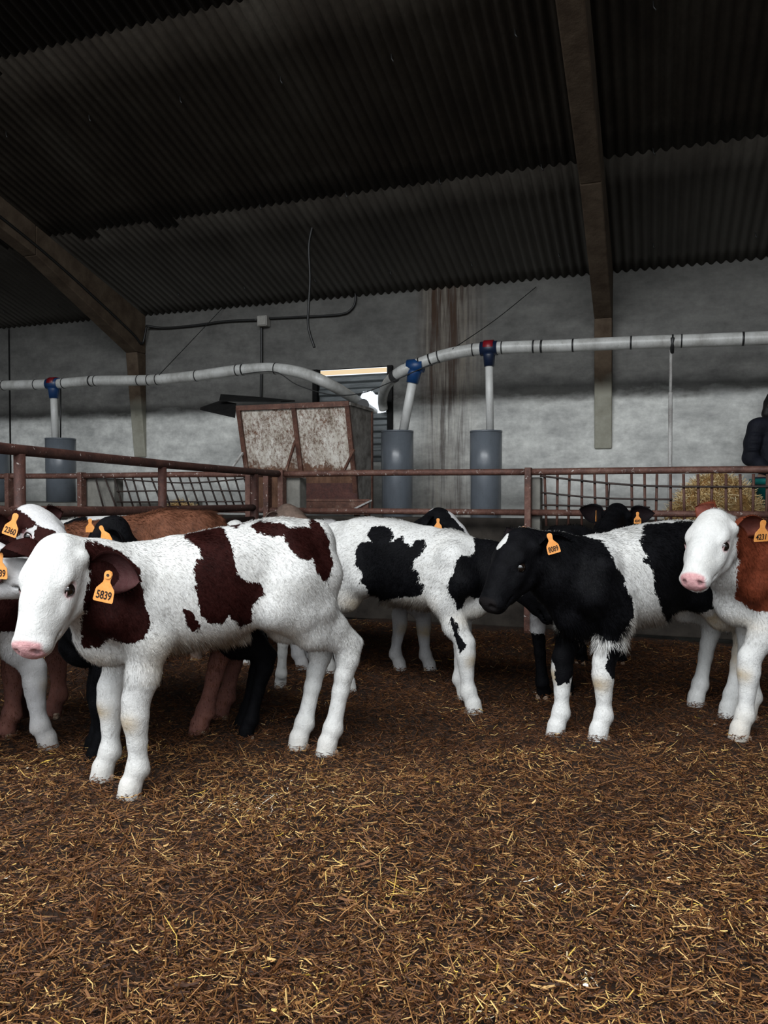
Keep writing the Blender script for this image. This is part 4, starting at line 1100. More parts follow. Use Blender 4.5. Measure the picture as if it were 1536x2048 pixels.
    # ---------- coat
    if hairs:
        A, B_, C_, D_ = (V[Q[:, i]] for i in range(4)); ar = np.linalg.norm(np.cross(C_-A, D_-B_), axis=1)
        cz = (A[:, 2]+C_[:, 2])/2
        ar = ar*np.where(cz < .30, .35, 1.0)
        fi = rg.choice(len(Q), hairs, p=ar/ar.sum()); u_, w_ = rg.random(hairs)[:, None], rg.random(hairs)[:, None]
        P = (A[fi]*(1-u_)+B_[fi]*u_)*(1-w_)+(D_[fi]*(1-u_)+C_[fi]*u_)*w_; n = N[Q[fi, 0]]
        near = Q[fi, 0]
        keep = (P[:, 2] > .06) & (pink[near] < .3) & (ink[near] < .3); P, n, near = P[keep], n[keep], near[keep]; m = len(P)
        isn = ishead[near]
        flow = np.where(isn[:, None], -a[None]*1.0+np.array([0, 0, -.15]), np.array([-.75, 0, -.75]))
        low = P[:, 2] < .52; flow = np.where((low & ~isn)[:, None], np.array([-.25, 0, -1.0]), flow)
        flow = flow+0.35*np.stack([fbm(P[:, 0]*3+P[:, 1], P[:, 2]*3, 31, 2.5, 2), 0*P[:, 0], fbm(P[:, 0]*3, P[:, 2]*3-P[:, 1], 32, 2.5, 2)], 1)
        flow = flow-n*(flow*n).sum(1, keepdims=True); flow /= np.linalg.norm(flow, axis=1, keepdims=True)+1e-9
        ln = np.full(m, .014)
        ln = np.where(isn, .007, ln); ln = np.where(P[:, 2] < .42, .008, ln)
        bel = np.clip((belly+.06-P[:, 2])/.05, 0, 1)*(P[:, 2] > .44)*(P[:, 0] < (.52 if seed == 3 else .22))*(P[:, 0] > -.16); ln = ln+bel*.020
        topl = np.clip((n[:, 2]-.8)/.15, 0, 1)*(~isn)*(P[:, 2] > .8); tuft = np.clip(fbm(P[:, 0], P[:, 1], 50+seed, 14, 2)+.1, 0, 1); ln = ln+topl*.016*tuft
        ln = ln*hair_len*rg.uniform(.6, 1.3, m)
        lift = np.where(isn, .25, .34)+topl*.55*tuft+bel*.5
        dr = flow+n*lift[:, None]+rg.normal(0, .13, (m, 3)); dr /= np.linalg.norm(dr, axis=1, keepdims=True)
        sdv = np.cross(dr, n); sdv /= np.linalg.norm(sdv, axis=1, keepdims=True)+1e-9
        wd = (.0011 if h < .0095 else .0016)*rg.uniform(.7, 1.4, m)[:, None]
        base = P-n*.0015; mid_ = base+dr*(ln*.55)[:, None]; tipp = base+dr*ln[:, None]+np.array([0, 0, -1.0])*(ln*.25)[:, None]
        HV = np.stack([base-sdv*wd, base+sdv*wd, mid_+sdv*wd*.8, mid_-sdv*wd*.8, tipp], 1).reshape(-1, 3)
        i5 = np.arange(m)*5
        T3 = np.concatenate([np.stack([i5, i5+1, i5+2], 1), np.stack([i5, i5+2, i5+3], 1), np.stack([i5+3, i5+2, i5+4], 1)])
        hm = np_mesh('coat', (HV*s) @ Rz.T, T3, smooth=False)
        def rep(x): return np.repeat(x, 5, axis=0)
        nn = n+rg.normal(0, .10, (m, 3)); nn /= np.linalg.norm(nn, axis=1, keepdims=True)
        set_attr(hm, 'patch', rep(pf[near])); set_attr(hm, 'dirt', rep(np.clip(dirt, 0, 1)[near])); set_attr(hm, 'pink', rep(pink[near]*0)); set_attr(hm, 'ink', rep(ink[near]*0))
        set_attr(hm, 'tone', rep(rg.random(m)))
        set_attr(hm, 'dark_gloss', rep((pf[near] > 0).astype(float)))
        set_attr(hm, 'nrm', rep(nn @ Rz.T), 'FLOAT_VECTOR')
        co_ = link_mesh('coat', hm, hair, root); co_['kind'] = 'stuff'
    # ---------- eyes, ears, hooves, tags
    for sd in (1, -1):
        ce = L2(H(.156, -.051, .0770*sd)); bm = bmesh.new(); bmesh.ops.create_uvsphere(bm, u_segments=20, v_segments=14, radius=.0225*s*e_)
        em = bpy.data.meshes.new('eye'); bm.to_mesh(em); bm.free(); em.polygons.foreach_set('use_smooth', [True]*len(em.polygons))
        o = link_mesh('eye', em, M['eye'], root); o.location = ce.tolist()
        # lid ring
        eo = L2(c*sd)/np.linalg.norm(L2(c*sd)); ea = L2(a)/np.linalg.norm(L2(a)); eb = L2(b)/np.linalg.norm(L2(b))
        out = eo*.012*s
        rad_ = .0225*s*e_
        pts = []
        for q in range(19):
            th = 2*math.pi*q/18; pts.append(Vector((ce+ea*math.cos(th)*rad_*1.12+eb*math.sin(th)*rad_*.68+eo*rad_*(.50-.28*abs(math.cos(th)))).tolist())+Vector(root.location))
        lid = MB().tube(pts, 0.0029*s*e_, 6, caps=False).build('eyelid', hide, root)
        k = len(lid.data.vertices); dk_ = 0.1 if (nose != 'pink') else -0.1
        for nm, val in (('patch', dk_), ('dirt', 0), ('pink', .7 if nose == 'pink' else 0), ('ink', .45)): set_attr(lid.data, nm, np.full(k, val))
    e_info = {}
    for i, sd in enumerate((1, -1)):
        sp_ = ears[i]
        base = H(.036, -.078, .088*sd)
        if earbase[i] is not None: base = H(*earbase[i])
        if sp_ is None: tipd = c*sd*.95-a*.12-b*.22; face = a*.75-b*.25+c*sd*.2
        else: tipd = np.array(sp_[0]) @ Rz; face = np.array(sp_[1]) @ Rz
        EV, EQ, fr_ = ear_mesh(base, tipd, face, .178*headscale*earlen[i], .135*headscale*earw)
        em = np_mesh('ear', (EV*s) @ Rz.T, EQ); k = len(EV)
        for nm, val in (('patch', .1*ear_col[i]), ('dirt', 0), ('pink', 0.0), ('ink', 0)): set_attr(em, nm, np.full(k, val))
        inner = np.zeros(k); inner[k//2:] = (.10 if ear_col[i] > 0 else .5); 
        uu = np.tile(np.repeat(np.arange(16)/15, 11), 2); vv = np.tile(np.tile(np.abs(np.linspace(-1, 1, 11)), 16), 2)
        inner *= np.clip((1-vv)*2.2, 0, 1)*np.clip(uu*3, 0, 1)*(1 if coat != 'black' else .12)
        me_ = em.attributes['pink']; me_.data.foreach_set('value', inner.astype(np.float32))
        eo = link_mesh('ear', em, hide, root)
        if hairs:                                   # fringe along the rim and fuzz
            m = 500; ui = rg.random(m); vi = np.where(rg.random(m) < .6, np.sign(rg.normal(size=m)), rg.uniform(-1, 1, m)); d, f, s_ = fr_
            gi = np.clip((ui*15).astype(int), 0, 15)*11+np.clip(((vi+1)*5).astype(int), 0, 10)
            P = EV[gi]; dr = d*.7+s_[None]*vi[:, None]*.6+f*rg.normal(0, .4, m)[:, None]; dr /= np.linalg.norm(dr, axis=1, keepdims=True)
            l_ = rg.uniform(.006, .016, m)[:, None]*hair_len; sv = np.cross(dr, f); sv /= np.linalg.norm(sv, axis=1, keepdims=True)
            HV = np.stack([P-sv*.0008, P+sv*.0008, P+dr*l_], 1).reshape(-1, 3)
            fm = np_mesh('ear_fuzz', (HV*s) @ Rz.T, np.arange(m*3).reshape(-1, 3), smooth=False)
            for nm, val in (('patch', .1*ear_col[i]), ('dirt', 0), ('pink', 0), ('ink', 0), ('dark_gloss', 1), ('tone', .5)): set_attr(fm, nm, np.full(m*3, val))
            set_attr(fm, 'nrm', np.tile((f @ Rz.T), (m*3, 1)), 'FLOAT_VECTOR')
            q = link_mesh('ear_fuzz', fm, hair, eo); q['kind'] = 'stuff'
        e_info[sd] = (L2(base), L2(fr_[0]), L2(fr_[1]), L2(fr_[2]))
    for i, sd in enumerate((1, -1)):
        tg = tags[i]
        if tg:
            bs, d, f, s_ = e_info[sd]
            wl_ = np.array(tg['at'])
            lo_ = wl_-np.array(root.location)
            ear_tag(root, lo_, tg['right'], tg['up'], tg.get('num', ''), tg.get('s', 1.0)*s, tg.get('stud', True))
    for k_, f_ in ft.items():
        hb_ = MB(); fl = f_
        for sgn in (1, -1):
            y0 = fl[1]+sgn*.004; y1 = fl[1]+sgn*.040; x0, x1 = fl[0]-.030, fl[0]+.082
            V8 = [(x0, y0, fl[2]-.055), (x1-.006, y0, fl[2]-.055), (x1-.022, y1*.9+y0*.1, fl[2]-.055), (x0, y1, fl[2]-.055), (x0+.006, y0, fl[2]+.020), (x1-.030, y0, fl[2]+.030), (x1-.040, y1*.85+y0*.15, fl[2]+.028), (x0+.006, y1, fl[2]+.020)]
            hb_.hexa([tuple(L2(p)+np.array(root.location)) for p in V8])
        hb_.build('hoof', M['hoof'], root, 0.006)
    return root

# ------------------------------------------------------------------ the calves in the photo
def hat(px, py, dx=0, dy=0):           # ground point under a hoof seen at pixel
    p = onZ(px, py, 0.015); return (float(p[0])+dx, float(p[1])+dy)
def zp(x0, y0, k, pts): return [(x0+x*k, y0+y*k) for x, y in pts]
camr = ray(CX, CY)*0
RGT = np.array([math.cos(YAW), math.sin(YAW), 0.0]); FWD = np.array([-math.sin(YAW), math.cos(YAW), 0.0]); UP = np.array([0, 0, 1.0])
def place(feet):
    F = (np.array(feet['FL'][:2])+np.array(feet['FR'][:2]))/2; Hh = (np.array(feet['HL'][:2])+np.array(feet['HR'][:2]))/2
    d = F-Hh; hd = math.atan2(d[1], d[0]); u = d/np.linalg.norm(d); c = (F+Hh)/2+u*0.03
    return c, hd
def toe(p, hd, s=1.0):                 # from the visible toe to the middle of the hoof
    return (p[0]-math.cos(hd)*.03*s, p[1]-math.sin(hd)*.03*s)

# 1 front calf, brown and white, 5839
ft = {'FL': hat(268, 1578), 'FR': hat(213, 1548), 'HL': hat(660, 1500), 'HR': hat(603, 1488)}
c, hd = place(ft); print('calf1', c, math.degrees(hd))
K = 1/2.56
polys1 = [('body', zp(130, 980, K, [(60,265),(150,262),(290,310),(380,400),(400,560),(435,650),(440,700),(400,760),(330,795),(240,760),(215,760),(180,815),(130,800),(95,810),(85,760),(80,600),(95,500),(90,440),(85,330)])),
          ('nearside', zp(130, 980, K, [(600,205),(700,180),(790,150),(820,215),(850,270),(870,400),(900,450),(950,470),(1000,470),(1015,530),(960,600),(950,680),(900,705),(840,650),(800,690),(745,690),(700,650),(680,560),(660,500),(670,390),(690,340),(680,290),(620,250)])),
          ('nearside', zp(130, 980, K, [(600,605),(650,630),(690,690),(660,730),(620,680)])),
          ('nearside', zp(130, 980, K, [(945,180),(1000,162),(1100,165),(1140,190),(1200,185),(1250,190),(1245,140),(1300,165),(1345,240),(1370,370),(1345,490),(1310,450),(1290,400),(1265,345),(1240,370),(1180,330),(1140,280),(1110,225),(1060,240),(990,220)])),
          ('nearside', zp(130, 980, K, [(800,155),(920,165),(880,195),(840,187)]))]
h1 = (W(104, 1080, 2.70), W(40, 1282, 2.53))
calf('calf', 'large brown and white calf in front with a white face, orange ear tag 5839', c, hd, 1.0, ft, h1, 0.0080, 'mahogany', polys1, [((.15, -.2, .8), (.2, .2, .16)), ((-.4, -.2, .85), (.2, .18, .14))],
     hairs=75000, hair_len=1.0, hips=.03, tags=({'at': W(217, 1150, 2.60), 'right': RGT*.97-UP*.22, 'up': UP+RGT*.22, 'num': '5839', 's': 1.04}, None),
     ears=((RGT*.95-FWD*.1-UP*.20, -FWD*.85-UP*.15-RGT*.2), None), ear_col=(1, 1), headpatch=-1, seed=1, tail='tight', earw=1.16, earlen=(1.08, 1), earbase=((.055, -.118, .088), None), headscale=1.05)

# 2 white calf with black patches, facing right
ft = {'FR': hat(942, 1414), 'FL': hat(925, 1388), 'HR': hat(692, 1376), 'HL': hat(655, 1345)}
c, hd = place(ft); print('calf2', c, math.degrees(hd))
K = .2995
polys2 = [('body', zp(600, 980, K, [(445,290),(480,245),(540,235),(600,265),(630,310),(610,350),(650,320),(685,310),(700,350),(740,375),(790,330),(835,325),(845,370),(810,420),(770,470),(760,520),(800,560),(790,620),(830,640),(815,690),(760,710),(700,715),(620,725),(530,740),(510,760),(460,700),(440,640),(400,630),(420,560),(375,500),(370,400),(400,350),(480,345),(450,310)])),
          ('body', zp(600, 980, K, [(1160,320),(1230,305),(1330,330),(1700,250),(1700,800),(1430,800),(1340,760),(1220,740),(1130,700),(1080,790),(1050,810),(1035,740),(1000,700),(980,620),(1020,560),(1040,480),(1080,435),(1130,445),(1165,400)])),
          ('legFR', zp(600, 980, K, [(1005,840),(1060,900),(1060,970),(1110,1030),(1100,1060),(1070,1100),(1040,1000),(1010,900)]))]
h2 = (W(1065, 1105, 4.10), W(1150, 1262, 4.0))
calf('calf', 'white calf with big black side patch, standing behind the front calf, its head hidden', c, hd, 1.0, ft, h2, 0.0085, 'black', polys2, [((0, .2, .8), (.2, .2, .16))],
     hairs=60000, dirt_w=.8, headpatch=1, nose='dark', tags=(None, None), ear_col=(1, 1), seed=2, tail='tight', hips=-.01)

# 3 black calf with a white band, facing left
ft = {'FL': hat(1202, 1476), 'FR': hat(1117, 1455), 'HL': hat(1460, 1434), 'HR': hat(1396, 1411)}
c, hd = place(ft); print('calf3', c, math.degrees(hd))
K = .2539
polys3 = [('body', zp(940, 980, K, [(0,0),(780,0),(775,330),(870,345),(950,385),(1050,400),(1100,500),(1150,600),(1205,680),(1220,760),(1270,850),(1290,960),(1240,1080),(1180,1150),(1170,1190),(1150,1190),(1080,1190),(985,1120),(900,1170),(870,1170),(760,1160),(700,1110),(0,1100)])),
          ('legFR', zp(940, 980, K, [(600,1050),(900,1130),(880,1300),(800,1500),(780,1540),(740,1525),(690,1545),(660,1400),(600,1200)])),
          ('legFL', zp(940, 980, K, [(1080,1235),(1200,1210),(1180,1480),(1130,1490),(1060,1400),(1085,1310)])),
          ('body', zp(1236, 980, K, [(190,300),(230,262),(640,240),(900,250),(900,900),(700,960),(520,980),(400,1080),(340,950),(280,750),(270,620),(200,560),(190,520),(250,560),(165,400),(200,360)])),
          ('head', zp(940, 980, K, [(0,0),(1000,0),(1000,1200),(0,1200)])),
          ('head', zp(940, 980, K, [(205,475),(212,405),(245,345),(310,340),(285,410),(240,455)]), 'cut')]
h3 = (W(1033, 1063, 3.50), W(964, 1196, 3.38))
calf('calf', 'black calf with white belly band and white legs, orange tag 8089, facing left', c, hd, 1.0, ft, h3, 0.0085, 'black', polys3, [((.3, -.2, .8), (.3, .2, .25)), ((-.35, -.2, .8), (.16, .2, .2))],
     hairs=65000, hair_len=1.15, nose='dark', dirt_w=.5, seed=3, hips=-.02, earw=.9,
     tags=({'at': W(1099, 1072, 3.42), 'right': RGT*.95+UP*.28, 'up': UP*.95-RGT*.25, 'num': '8089', 's': .9, 'stud': False}, {'at': W(1049, 1054, 3.60), 'right': RGT*.9-UP*.35-FWD*.3, 'up': UP*.2-RGT*.1-FWD, 'num': '', 's': .7}),
     ears=((RGT*.85+UP*.05+FWD*.35, -FWD*.5-UP*.35-RGT*.1), (RGT*.05+UP*.45+FWD*.7, -RGT*.4-FWD*.6)), earlen=(1.15, .9))

# 4 white faced calf with red brown neck at the right edge
f1 = np.array(hat(1484, 1474)); f2 = np.array(hat(1500, 1440)); u4 = -(RGT*.96+FWD*.22)[:2]; n4 = np.array([-u4[1], u4[0]])
ft = {'FL': tuple(f1), 'FR': tuple(f2), 'HL': tuple(f1-u4*.86+n4*.0), 'HR': tuple(f2-u4*.80)}
c, hd = place(ft); print('calf4', c, math.degrees(hd))
polys4 = [('body', zp(1236, 980, K, [(900,0),(2400,0),(2400,900),(1182,960),(1100,960),(1060,950),(1000,900),(920,850),(930,700),(960,560),(935,530),(940,400)])),
          ('body', zp(1236, 980, K, [(1500,700),(2600,700),(2600,1100),(1700,1100)]), 'cut')]
h4 = (W(1425, 1024, 3.46), W(1370, 1172, 3.25))
calf('calf', 'calf at the right edge with white face, pink nose and reddish brown neck', c, hd, 1.0, ft, h4, 0.0085, 'chestnut', polys4, [((-.3, -.2, .8), (.2, .2, .16))],
     hairs=60000, headpatch=-1, seed=4, hips=0.0,
     tags=({'at': W(1526, 1046, 3.30), 'right': RGT*.98+UP*.05, 'up': UP*.9-FWD*.3, 'num': '4231', 's': .95, 'stud': False}, None),
     ears=((RGT*.98+FWD*.1+UP*.02, -FWD*.7-UP*.5), (-RGT*.10+UP*.36+FWD*.9, -RGT*.6-FWD*.6)), earbase=(None, (.00, -.045, -.025)), earlen=(1, .8))

# 5 russet calf behind the front one
ft = {'HL': hat(405, 1462), 'HR': hat(447, 1432), 'FL': hat(18, 1462), 'FR': hat(112, 1425)}
c, hd = place(ft); print('calf5', c, math.degrees(hd))
calf('calf', 'shaggy russet brown calf whose back shows above the front calf', c, hd, 1.04, ft, (W(70, 1090, 3.75), W(20, 1220, 3.62)), 0.012, 'russet', allk=1,
     hairs=40000, hair_len=1.5, seed=5, hips=.03, nose='pink', detail=False)

# 6 brown and white calf entering from the left, tag 2360
f1 = np.array(hat(88, 1484)); u6 = (RGT*.88+FWD*.45)[:2]; n6 = np.array([-u6[1], u6[0]])
ft = {'FR': tuple(f1), 'FL': tuple(f1+n6*.24-u6*.34), 'HR': tuple(f1-u6*.95), 'HL': tuple(f1-u6*.92+n6*.24)}
c, hd = place(ft); K = .0976
polys6 = [('all', zp(0, 1000, K, [(-2500,50),(300,130),(420,200),(560,330),(700,420),(750,500),(660,560),(540,640),(420,680),(340,760),(380,940),(400,1080),(0,1300),(-2500,1500)])),
          ('all', zp(0, 1000, K, [(780,520),(1000,600),(1120,620),(1180,690),(1150,750),(1100,1000),(680,1100),(680,850),(700,650)])),
          ('body', [(-200, 1185), (60, 1185), (50, 1262), (-200, 1262)])]
calf('calf', 'dark brown and white calf at the left edge wearing orange ear tag 2360', c, hd, 1.0, ft, (W(62, 1013, 3.38), W(172, 1128, 3.18)), 0.010, 'mahogany', polys6,
     hairs=45000, seed=6, white=(.55, .54, .54), tags=(None, {'at': W(31, 1033, 3.22), 'right': RGT*.93-UP*.34, 'up': UP*.93+RGT*.34, 'num': '2360', 's': .95, 'stud': False}),
     ears=((FWD*.9+UP*.3, RGT), (-RGT*.75-FWD*.45-UP*.05, -FWD*.6-UP*.5)))

# 7 calf further left, only its head and ear tag in view
f1 = np.array(W(-150, 1200, 3.0))[:2]
ft = {'FR': tuple(f1), 'FL': tuple(f1+n6*.24), 'HR': tuple(f1-u6*.88), 'HL': tuple(f1-u6*.86+n6*.24)}
c, hd = place(ft)
calf('calf', 'calf cut off by the left edge, brown ear and tag ending in 39', c, hd, .95, ft, (W(-52, 1085, 2.98), W(100, 1136, 2.84)), 0.010, 'mahogany', blobs=[((-.1, 0, .8), (.6, .4, .30))],
     hairs=35000, seed=7, white=(.55, .54, .54), headpatch=-1, tags=(None, {'at': W(0, 1112, 2.80), 'right': RGT*.99-UP*.05, 'up': UP*.99+RGT*.05, 'num': '8239', 's': .98, 'stud': False}),
     ears=((FWD*.9+UP*.3, RGT), (RGT*.95-FWD*.15-UP*.10, -FWD*.8-UP*.4-RGT*.1)), earbase=(None, (.12, -.085, -.135)))

# 8 black calf squeezed between front calf and russet calf
cc = W(340, 1200, 3.50)[:2]; u8 = -(RGT*.9+FWD*.40)[:2]; u8 /= np.linalg.norm(u8); n8 = np.array([-u8[1], u8[0]])
ft = {'FL': tuple(cc+u8*.32+n8*.08), 'FR': tuple(cc+u8*.32-n8*.08), 'HL': tuple(cc-u8*.34+n8*.08), 'HR': tuple(cc-u8*.36-n8*.08)}
c, hd = place(ft)
calf('calf', 'black calf behind the front calf, dark ears and two orange tags from behind', c, hd, .82, ft, (W(208, 1040, 3.42), W(166, 1150, 3.45)), 0.012, 'black', allk=1,
     hairs=25000, seed=8, nose='dark', detail=False, headscale=1.15,
     tags=({'at': W(203, 1056, 3.24), 'right': RGT*.75+UP*.35-FWD*.2, 'up': UP*.85-RGT*.35, 's': .9, 'stud': False}, {'at': W(180, 1041, 3.36), 'right': RGT*.6+FWD*.4, 'up': UP, 's': .7, 'stud': False}),
     ears=((RGT*.5-UP*.5-FWD*.35, -FWD*.5-RGT*.5), (-RGT*.9+UP*.1+FWD*.2, RGT*.3-FWD)))

# 9 black and white calf beyond the gate on the left
cc = W(175, 1200, 5.35)[:2]; u9 = -(RGT)[:2]; n9 = np.array([-u9[1], u9[0]])
ft = {'FL': tuple(cc+u9*.42+n9*.11), 'FR': tuple(cc+u9*.42-n9*.11), 'HL': tuple(cc-u9*.44+n9*.11), 'HR': tuple(cc-u9*.44-n9*.11)}
c, hd = place(ft)
calf('calf', 'black and white calf seen beyond the near gate, only its back showing', c, hd, .98, ft, (W(30, 1040, 5.3), W(0, 1120, 5.2)), 0.014, 'black', allk=1,
     blobs=[((0, 0, .7), (2, 2, 2)), ((-.25, 0, 1.02), (.22, .2, .10), 'cut'), ((.18, 0, 1.02), (.15, .2, .10), 'cut')], hairs=15000, seed=9, nose='dark', detail=False)

# 10 grey brown calf near the fence
ft = {}
cc = W(515, 1200, 5.42)[:2]; uA = (RGT)[:2]; nA = np.array([-uA[1], uA[0]])
ft = {'FL': tuple(cc+uA*.40+nA*.11), 'FR': tuple(cc+uA*.40-nA*.11), 'HL': tuple(cc-uA*.42+nA*.11), 'HR': tuple(cc-uA*.42-nA*.11)}
c, hd = place(ft)
calf('calf', 'grey brown calf near the fence peeking over the front calf', c, hd, .92, ft, (W(575, 1010, 5.4), W(622, 1052, 5.25)), 0.013, 'greybrown', allk=1, earw=.6, earlen=(.6, .7), hairs=18000, seed=10, nose='dark', detail=False)

# 11 white calf seen end on between the front calf's legs
ft = {'HL': hat(512, 1358), 'HR': hat(562, 1374)}
uB = (FWD*.93-RGT*.36)[:2]; uB /= np.linalg.norm(uB)
ft['FL'] = tuple(np.array(ft['HL'])+uB*.50+np.array(RGT[:2])*.05); ft['FR'] = tuple(np.array(ft['HR'])+uB*.54)
c, hd = place(ft)
calf('calf', 'small white calf turned away, its hind legs visible behind the front calf', c, hd, .80, ft, (W(462, 1045, 5.05), W(430, 1110, 5.12)), 0.013, 'russet', blobs=[((.1, 0, .98), (.12, .08, .07))], hairs=18000, seed=11, detail=False, dirt_w=.3)

# 12 black and white calf in the back row, facing right
ft = {'FR': hat(855, 1333), 'FL': hat(795, 1331), 'HR': hat(600, 1338), 'HL': hat(620, 1312)}
c, hd = place(ft); print('calf12', c, math.degrees(hd))
calf('calf', 'black and white calf in the back row, ear tag just above the white calf', c, hd, .95, ft, (W(880, 1018, 5.05), W(945, 1078, 4.9)), 0.012, 'black',
     polys=[('head', [(835, 1000), (893, 1005), (897, 1028), (905, 1036), (960, 1100), (820, 1100)]), ('body', [(810, 1040), (850, 1020), (880, 1020), (890, 1100), (815, 1100)])],
     blobs=[((-.1, 0, .98), (.12, .12, .07)), ((.16, -.1, .95), (.05, .12, .05))], hairs=22000, seed=12, nose='dark', detail=False, white=(.55, .54, .54),
     tags=(None, {'at': W(876, 1040, 4.88), 'right': RGT, 'up': UP, 's': .8, 'stud': False}), ears=((FWD, RGT), (-FWD*.75-RGT*.3-UP*.3, RGT*.4-UP*.4)))

# 13 black calf turned away under the right fence, tag 4849
ft = {'HL': hat(1086, 1384), 'HR': hat(1132, 1380), 'FR': hat(1240, 1326), 'FL': hat(1162, 1326)}
c, hd = place(ft); print('calf13', c, math.degrees(hd))
calf('calf', 'black calf turned away in front of the fence, rounded poll, tag 4849', c, hd, .92, ft, (W(1234, 1008, 5.40), W(1246, 1075, 5.72)), 0.012, 'black', allk=1,
     blobs=[((0, 0, .95), (1, 1, .45)), ((.12, .03, 1.0), (.20, .04, .06), 'cut')],
     hairs=25000, seed=13, nose='dark', detail=False, white=(.55, .54, .52), headscale=1.1,
     tags=({'at': W(1192, 1024, 5.35), 'right': RGT*.3+FWD*.6, 'up': UP, 's': .8, 'stud': False}, {'at': W(1275, 1027, 5.35), 'right': RGT, 'up': UP, 'num': '4849', 's': .85, 'stud': False}),
     ears=((-RGT*.85+UP*.25, -FWD), (RGT*.95+UP*.12, -FWD)))

# ------------------------------------------------------------------ person behind the straw heap, cut by the right edge
def person():
    o = W(1552, 985, 7.42); base = np.array([o[0], o[1], 0.35])
    fx_, fy_ = RGT[:2], -FWD[:2]                      # image right, towards the camera
    B = np.array([[fx_[0], fx_[1], 0], [fy_[0], fy_[1], 0], [0, 0, 1.0]])
    def vol(prims, lo, hi, h=.009, cuts=()):
        v = Vol(lo, hi, h)
        for p in prims:
            if p[0] == 'c': v.chain(p[1], p[2], p[3] if len(p) > 3 else .03, flat=p[4] if len(p) > 4 else None)
            else: v.ell(p[1], p[2], k=p[3] if len(p) > 3 else .02, sub=len(p) > 4)
        for c_ in cuts: c_(v)
        V, Q = v.mesh(); V = relax(V, Q, 3); return V @ B, Q
    def zcut(z, keep):
        def f(v):
            zz = v.lo[2]+v.h*np.arange(v.n[2]); d = (z-zz) if keep == 'above' else (zz-z)
            v.F = np.maximum(v.F, d[None, None, :].astype(np.float32))
        return f
    sh = {s_: np.array([.185*s_, 0, 1.43]) for s_ in (1, -1)}
    eb = {s_: np.array([.262*s_, .02, 1.13]) for s_ in (1, -1)}
    wr = {s_: np.array([.17*s_, .235, 1.0]) for s_ in (1, -1)}
    body = [('c', [(0, 0, .95), (0, 0, 1.15), (0, -.005, 1.36)], [.125, .125, .135], .05, ((0, 1, 0), 1.35)), ('c', [(-.13, 0, 1.43), (.13, 0, 1.43)], [.065, .065], .05),
            ('c', [(0, -.01, 1.44), (0, .01, 1.58)], [.056, .054], .03),
            ('e', (0, .015, 1.655), (.076, .098, .115), .02), ('e', (0, .045, 1.60), (.055, .060, .062), .03), ('e', (0, .108, 1.64), (.012, .02, .022), .012),
            ('e', (0, .098, 1.592), (.024, .010, .008), .008), ('e', (.078, .0, 1.645), (.010, .020, .032), .01), ('e', (-.078, .0, 1.645), (.010, .020, .032), .01),
            ('e', (.032, .105, 1.665), (.015, .010, .009), .006, 1), ('e', (-.032, .105, 1.665), (.015, .010, .009), .006, 1)]
    for s_ in (1, -1):
        body += [('c', [sh[s_], eb[s_], wr[s_]], [.052, .040, .027], .03), ('c', [(.09*s_, 0, .92), (.10*s_, .01, .50), (.105*s_, -.01, .09)], [.092, .056, .040], .03), ('c', [(.105*s_, 0, .045), (.115*s_, .13, .03)], [.042, .035], .02)]
        hd_ = wr[s_]; u = unit([-.25*s_, .85, -.35]); sd_ = unit(np.cross(u, [0, 0, 1.0]))
        pm = hd_+u*.055; body.append(('c', [hd_, pm], [.027, .034], .02, (np.cross(sd_, u), 1.6)))
        for q in range(4):
            b0 = pm+u*.025+sd_*(q-1.5)*.021; l_ = (.034, .040, .037, .028)[q]
            body.append(('c', [b0, b0+u*l_, b0+u*(l_+.018)+np.array([0, 0, -.026]), b0+u*(l_+.006)+np.array([0, 0, -.048])], [.0095, .009, .0085, .008], .005))
        th_ = hd_+u*.03-sd_*.026*s_; body.append(('c', [th_, th_+u*.03-sd_*.022*s_, th_+u*.055-sd_*.024*s_+np.array([0, 0, -.012])], [.011, .010, .0085], .008))
    V, Q = vol(body, (-.36, -.2, -.02), (.36, .46, 1.82), .007)
    skin = mottled('skin', (0.36, 0.20, 0.14), (0.42, 0.25, 0.18), 12, 0.55, 0.1)
    root = link_mesh('person', np_mesh('person', V, Q), skin, loc=base.tolist())
    tag(root, 'person in dark navy jacket cut off by the right edge, behind the straw', 'person')
    jk = [('c', [(0, 0, .90), (0, 0, 1.1), (0, -.005, 1.36)], [.165, .158, .165], .05, ((0, 1, 0), 1.3)), ('c', [(-.14, 0, 1.44), (.14, 0, 1.44)], [.085, .085], .06),
          ('c', [(0, -.01, 1.46), (0, 0, 1.535)], [.085, .074], .02)]
    for s_ in (1, -1):
        e_ = eb[s_]; jk.append(('c', [sh[s_]+np.array([.01*s_, 0, 0]), (sh[s_]+e_)/2+np.array([.015*s_, 0, 0]), e_, e_*.55+wr[s_]*.45, wr[s_]-unit(wr[s_]-e_)*.02], [.084, .074, .068, .058, .043], .035))
        for q, t_ in enumerate((.25, .5, .75)):
            m_ = sh[s_]*(1-t_)+e_*t_; jk.append(('e', m_+np.array([.02*s_, .045, 0]), (.055, .05, .014), .02))
    navy = NT('dark_navy_jacket', 0.75, 0.25); n = navy.noise(navy.obj(), 9, 4, .6)
    navy.color(navy.ramp(n, [(0.3, (0.003, 0.0035, 0.007)), (0.7, (0.008, 0.009, 0.016))])); navy.bump(n, 0.6, 0.03)
    V, Q = vol(jk, (-.42, -.28, .80), (.42, .42, 1.60), .010, cuts=(zcut(.845, 'above'),))
    link_mesh('jacket', np_mesh('jacket', V, Q), navy.m, root)
    tr = []
    for s_ in (1, -1): tr.append(('c', [(.085*s_, 0, .95), (.10*s_, .01, .50), (.105*s_, -.01, .12)], [.118, .082, .074], .03))
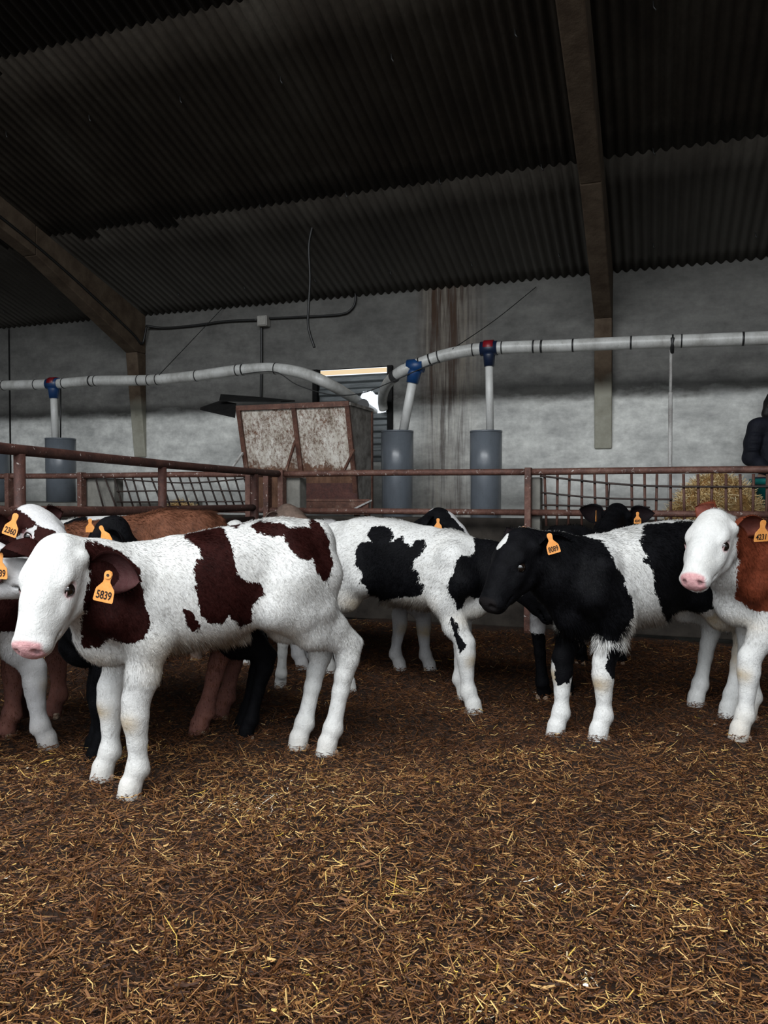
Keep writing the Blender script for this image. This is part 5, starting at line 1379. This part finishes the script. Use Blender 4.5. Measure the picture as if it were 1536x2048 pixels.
    V, Q = vol(tr, (-.30, -.22, .02), (.30, .22, 1.08), .012, cuts=(zcut(.10, 'above'), zcut(.95, 'below')))
    link_mesh('trousers', np_mesh('trousers', V, Q), dirty('work_trousers_cloth', (0.012, 0.016, 0.03), (0.03, 0.03, 0.03), 0.8, 0.2), root)
    bt = []
    for s_ in (1, -1): bt += [('c', [(.105*s_, -.01, .20), (.105*s_, 0, .07), (.118*s_, .14, .05)], [.060, .060, .050], .02)]
    V, Q = vol(bt, (-.30, -.2, -.02), (.30, .26, .32), .010, cuts=(zcut(.0, 'above'),))
    link_mesh('boots', np_mesh('boots', V, Q), M['band'], root)
    hr = [('e', (0, -.018, 1.69), (.092, .104, .108), .02), ('c', [(-.06, -.05, 1.66), (-.075, -.05, 1.56), (-.06, -.05, 1.50)], [.045, .04, .025], .03), ('c', [(.06, -.05, 1.66), (.075, -.05, 1.56), (.06, -.05, 1.50)], [.045, .04, .025], .03),
          ('c', [(0, -.07, 1.66), (0, -.085, 1.56), (0, -.08, 1.48)], [.06, .055, .03], .03), ('e', (0, .115, 1.63), (.062, .07, .082), .015, 1)]
    for q in range(12):
        a_ = -2.6+q*.19; hr.append(('c', [(.085*math.cos(a_), -.02+.09*math.sin(a_), 1.60), (.105*math.cos(a_), -.02+.11*math.sin(a_), 1.50+.02*(q % 3))], [.018, .007], .01))
    V, Q = vol(hr, (-.16, -.2, 1.42), (.16, .2, 1.84), .007)
    link_mesh('hair', np_mesh('hair', V, Q), NT('black_hair', 0.6, 0.3).color((0.006, 0.005, 0.005)).m, root)
    for s_ in (1, -1):
        e_ = MB().tube([tuple(np.array([.032*s_, .094, 1.665]) @ B+base), tuple(np.array([.032*s_, .100, 1.665]) @ B+base)], [.010, .006], 14).build('eye', M['eye'], root)
    # small pink tick shaped emblem on the chest
    def c3(x, z): return tuple(np.array([x, .150-abs(x+.10)*.25, z]) @ B+base)
    pts = [(-.122, 1.353), (-.117, 1.343), (-.108, 1.339), (-.078, 1.357), (-.108, 1.348), (-.116, 1.350)]
    em = MB().slab([c3(x, z) for x, z in pts], tuple(-np.array([0, -1.0, 0]) @ B), .012).build('emblem', NT('pink_thread', .7).color((0.55, 0.05, 0.12)).m, root)
person()
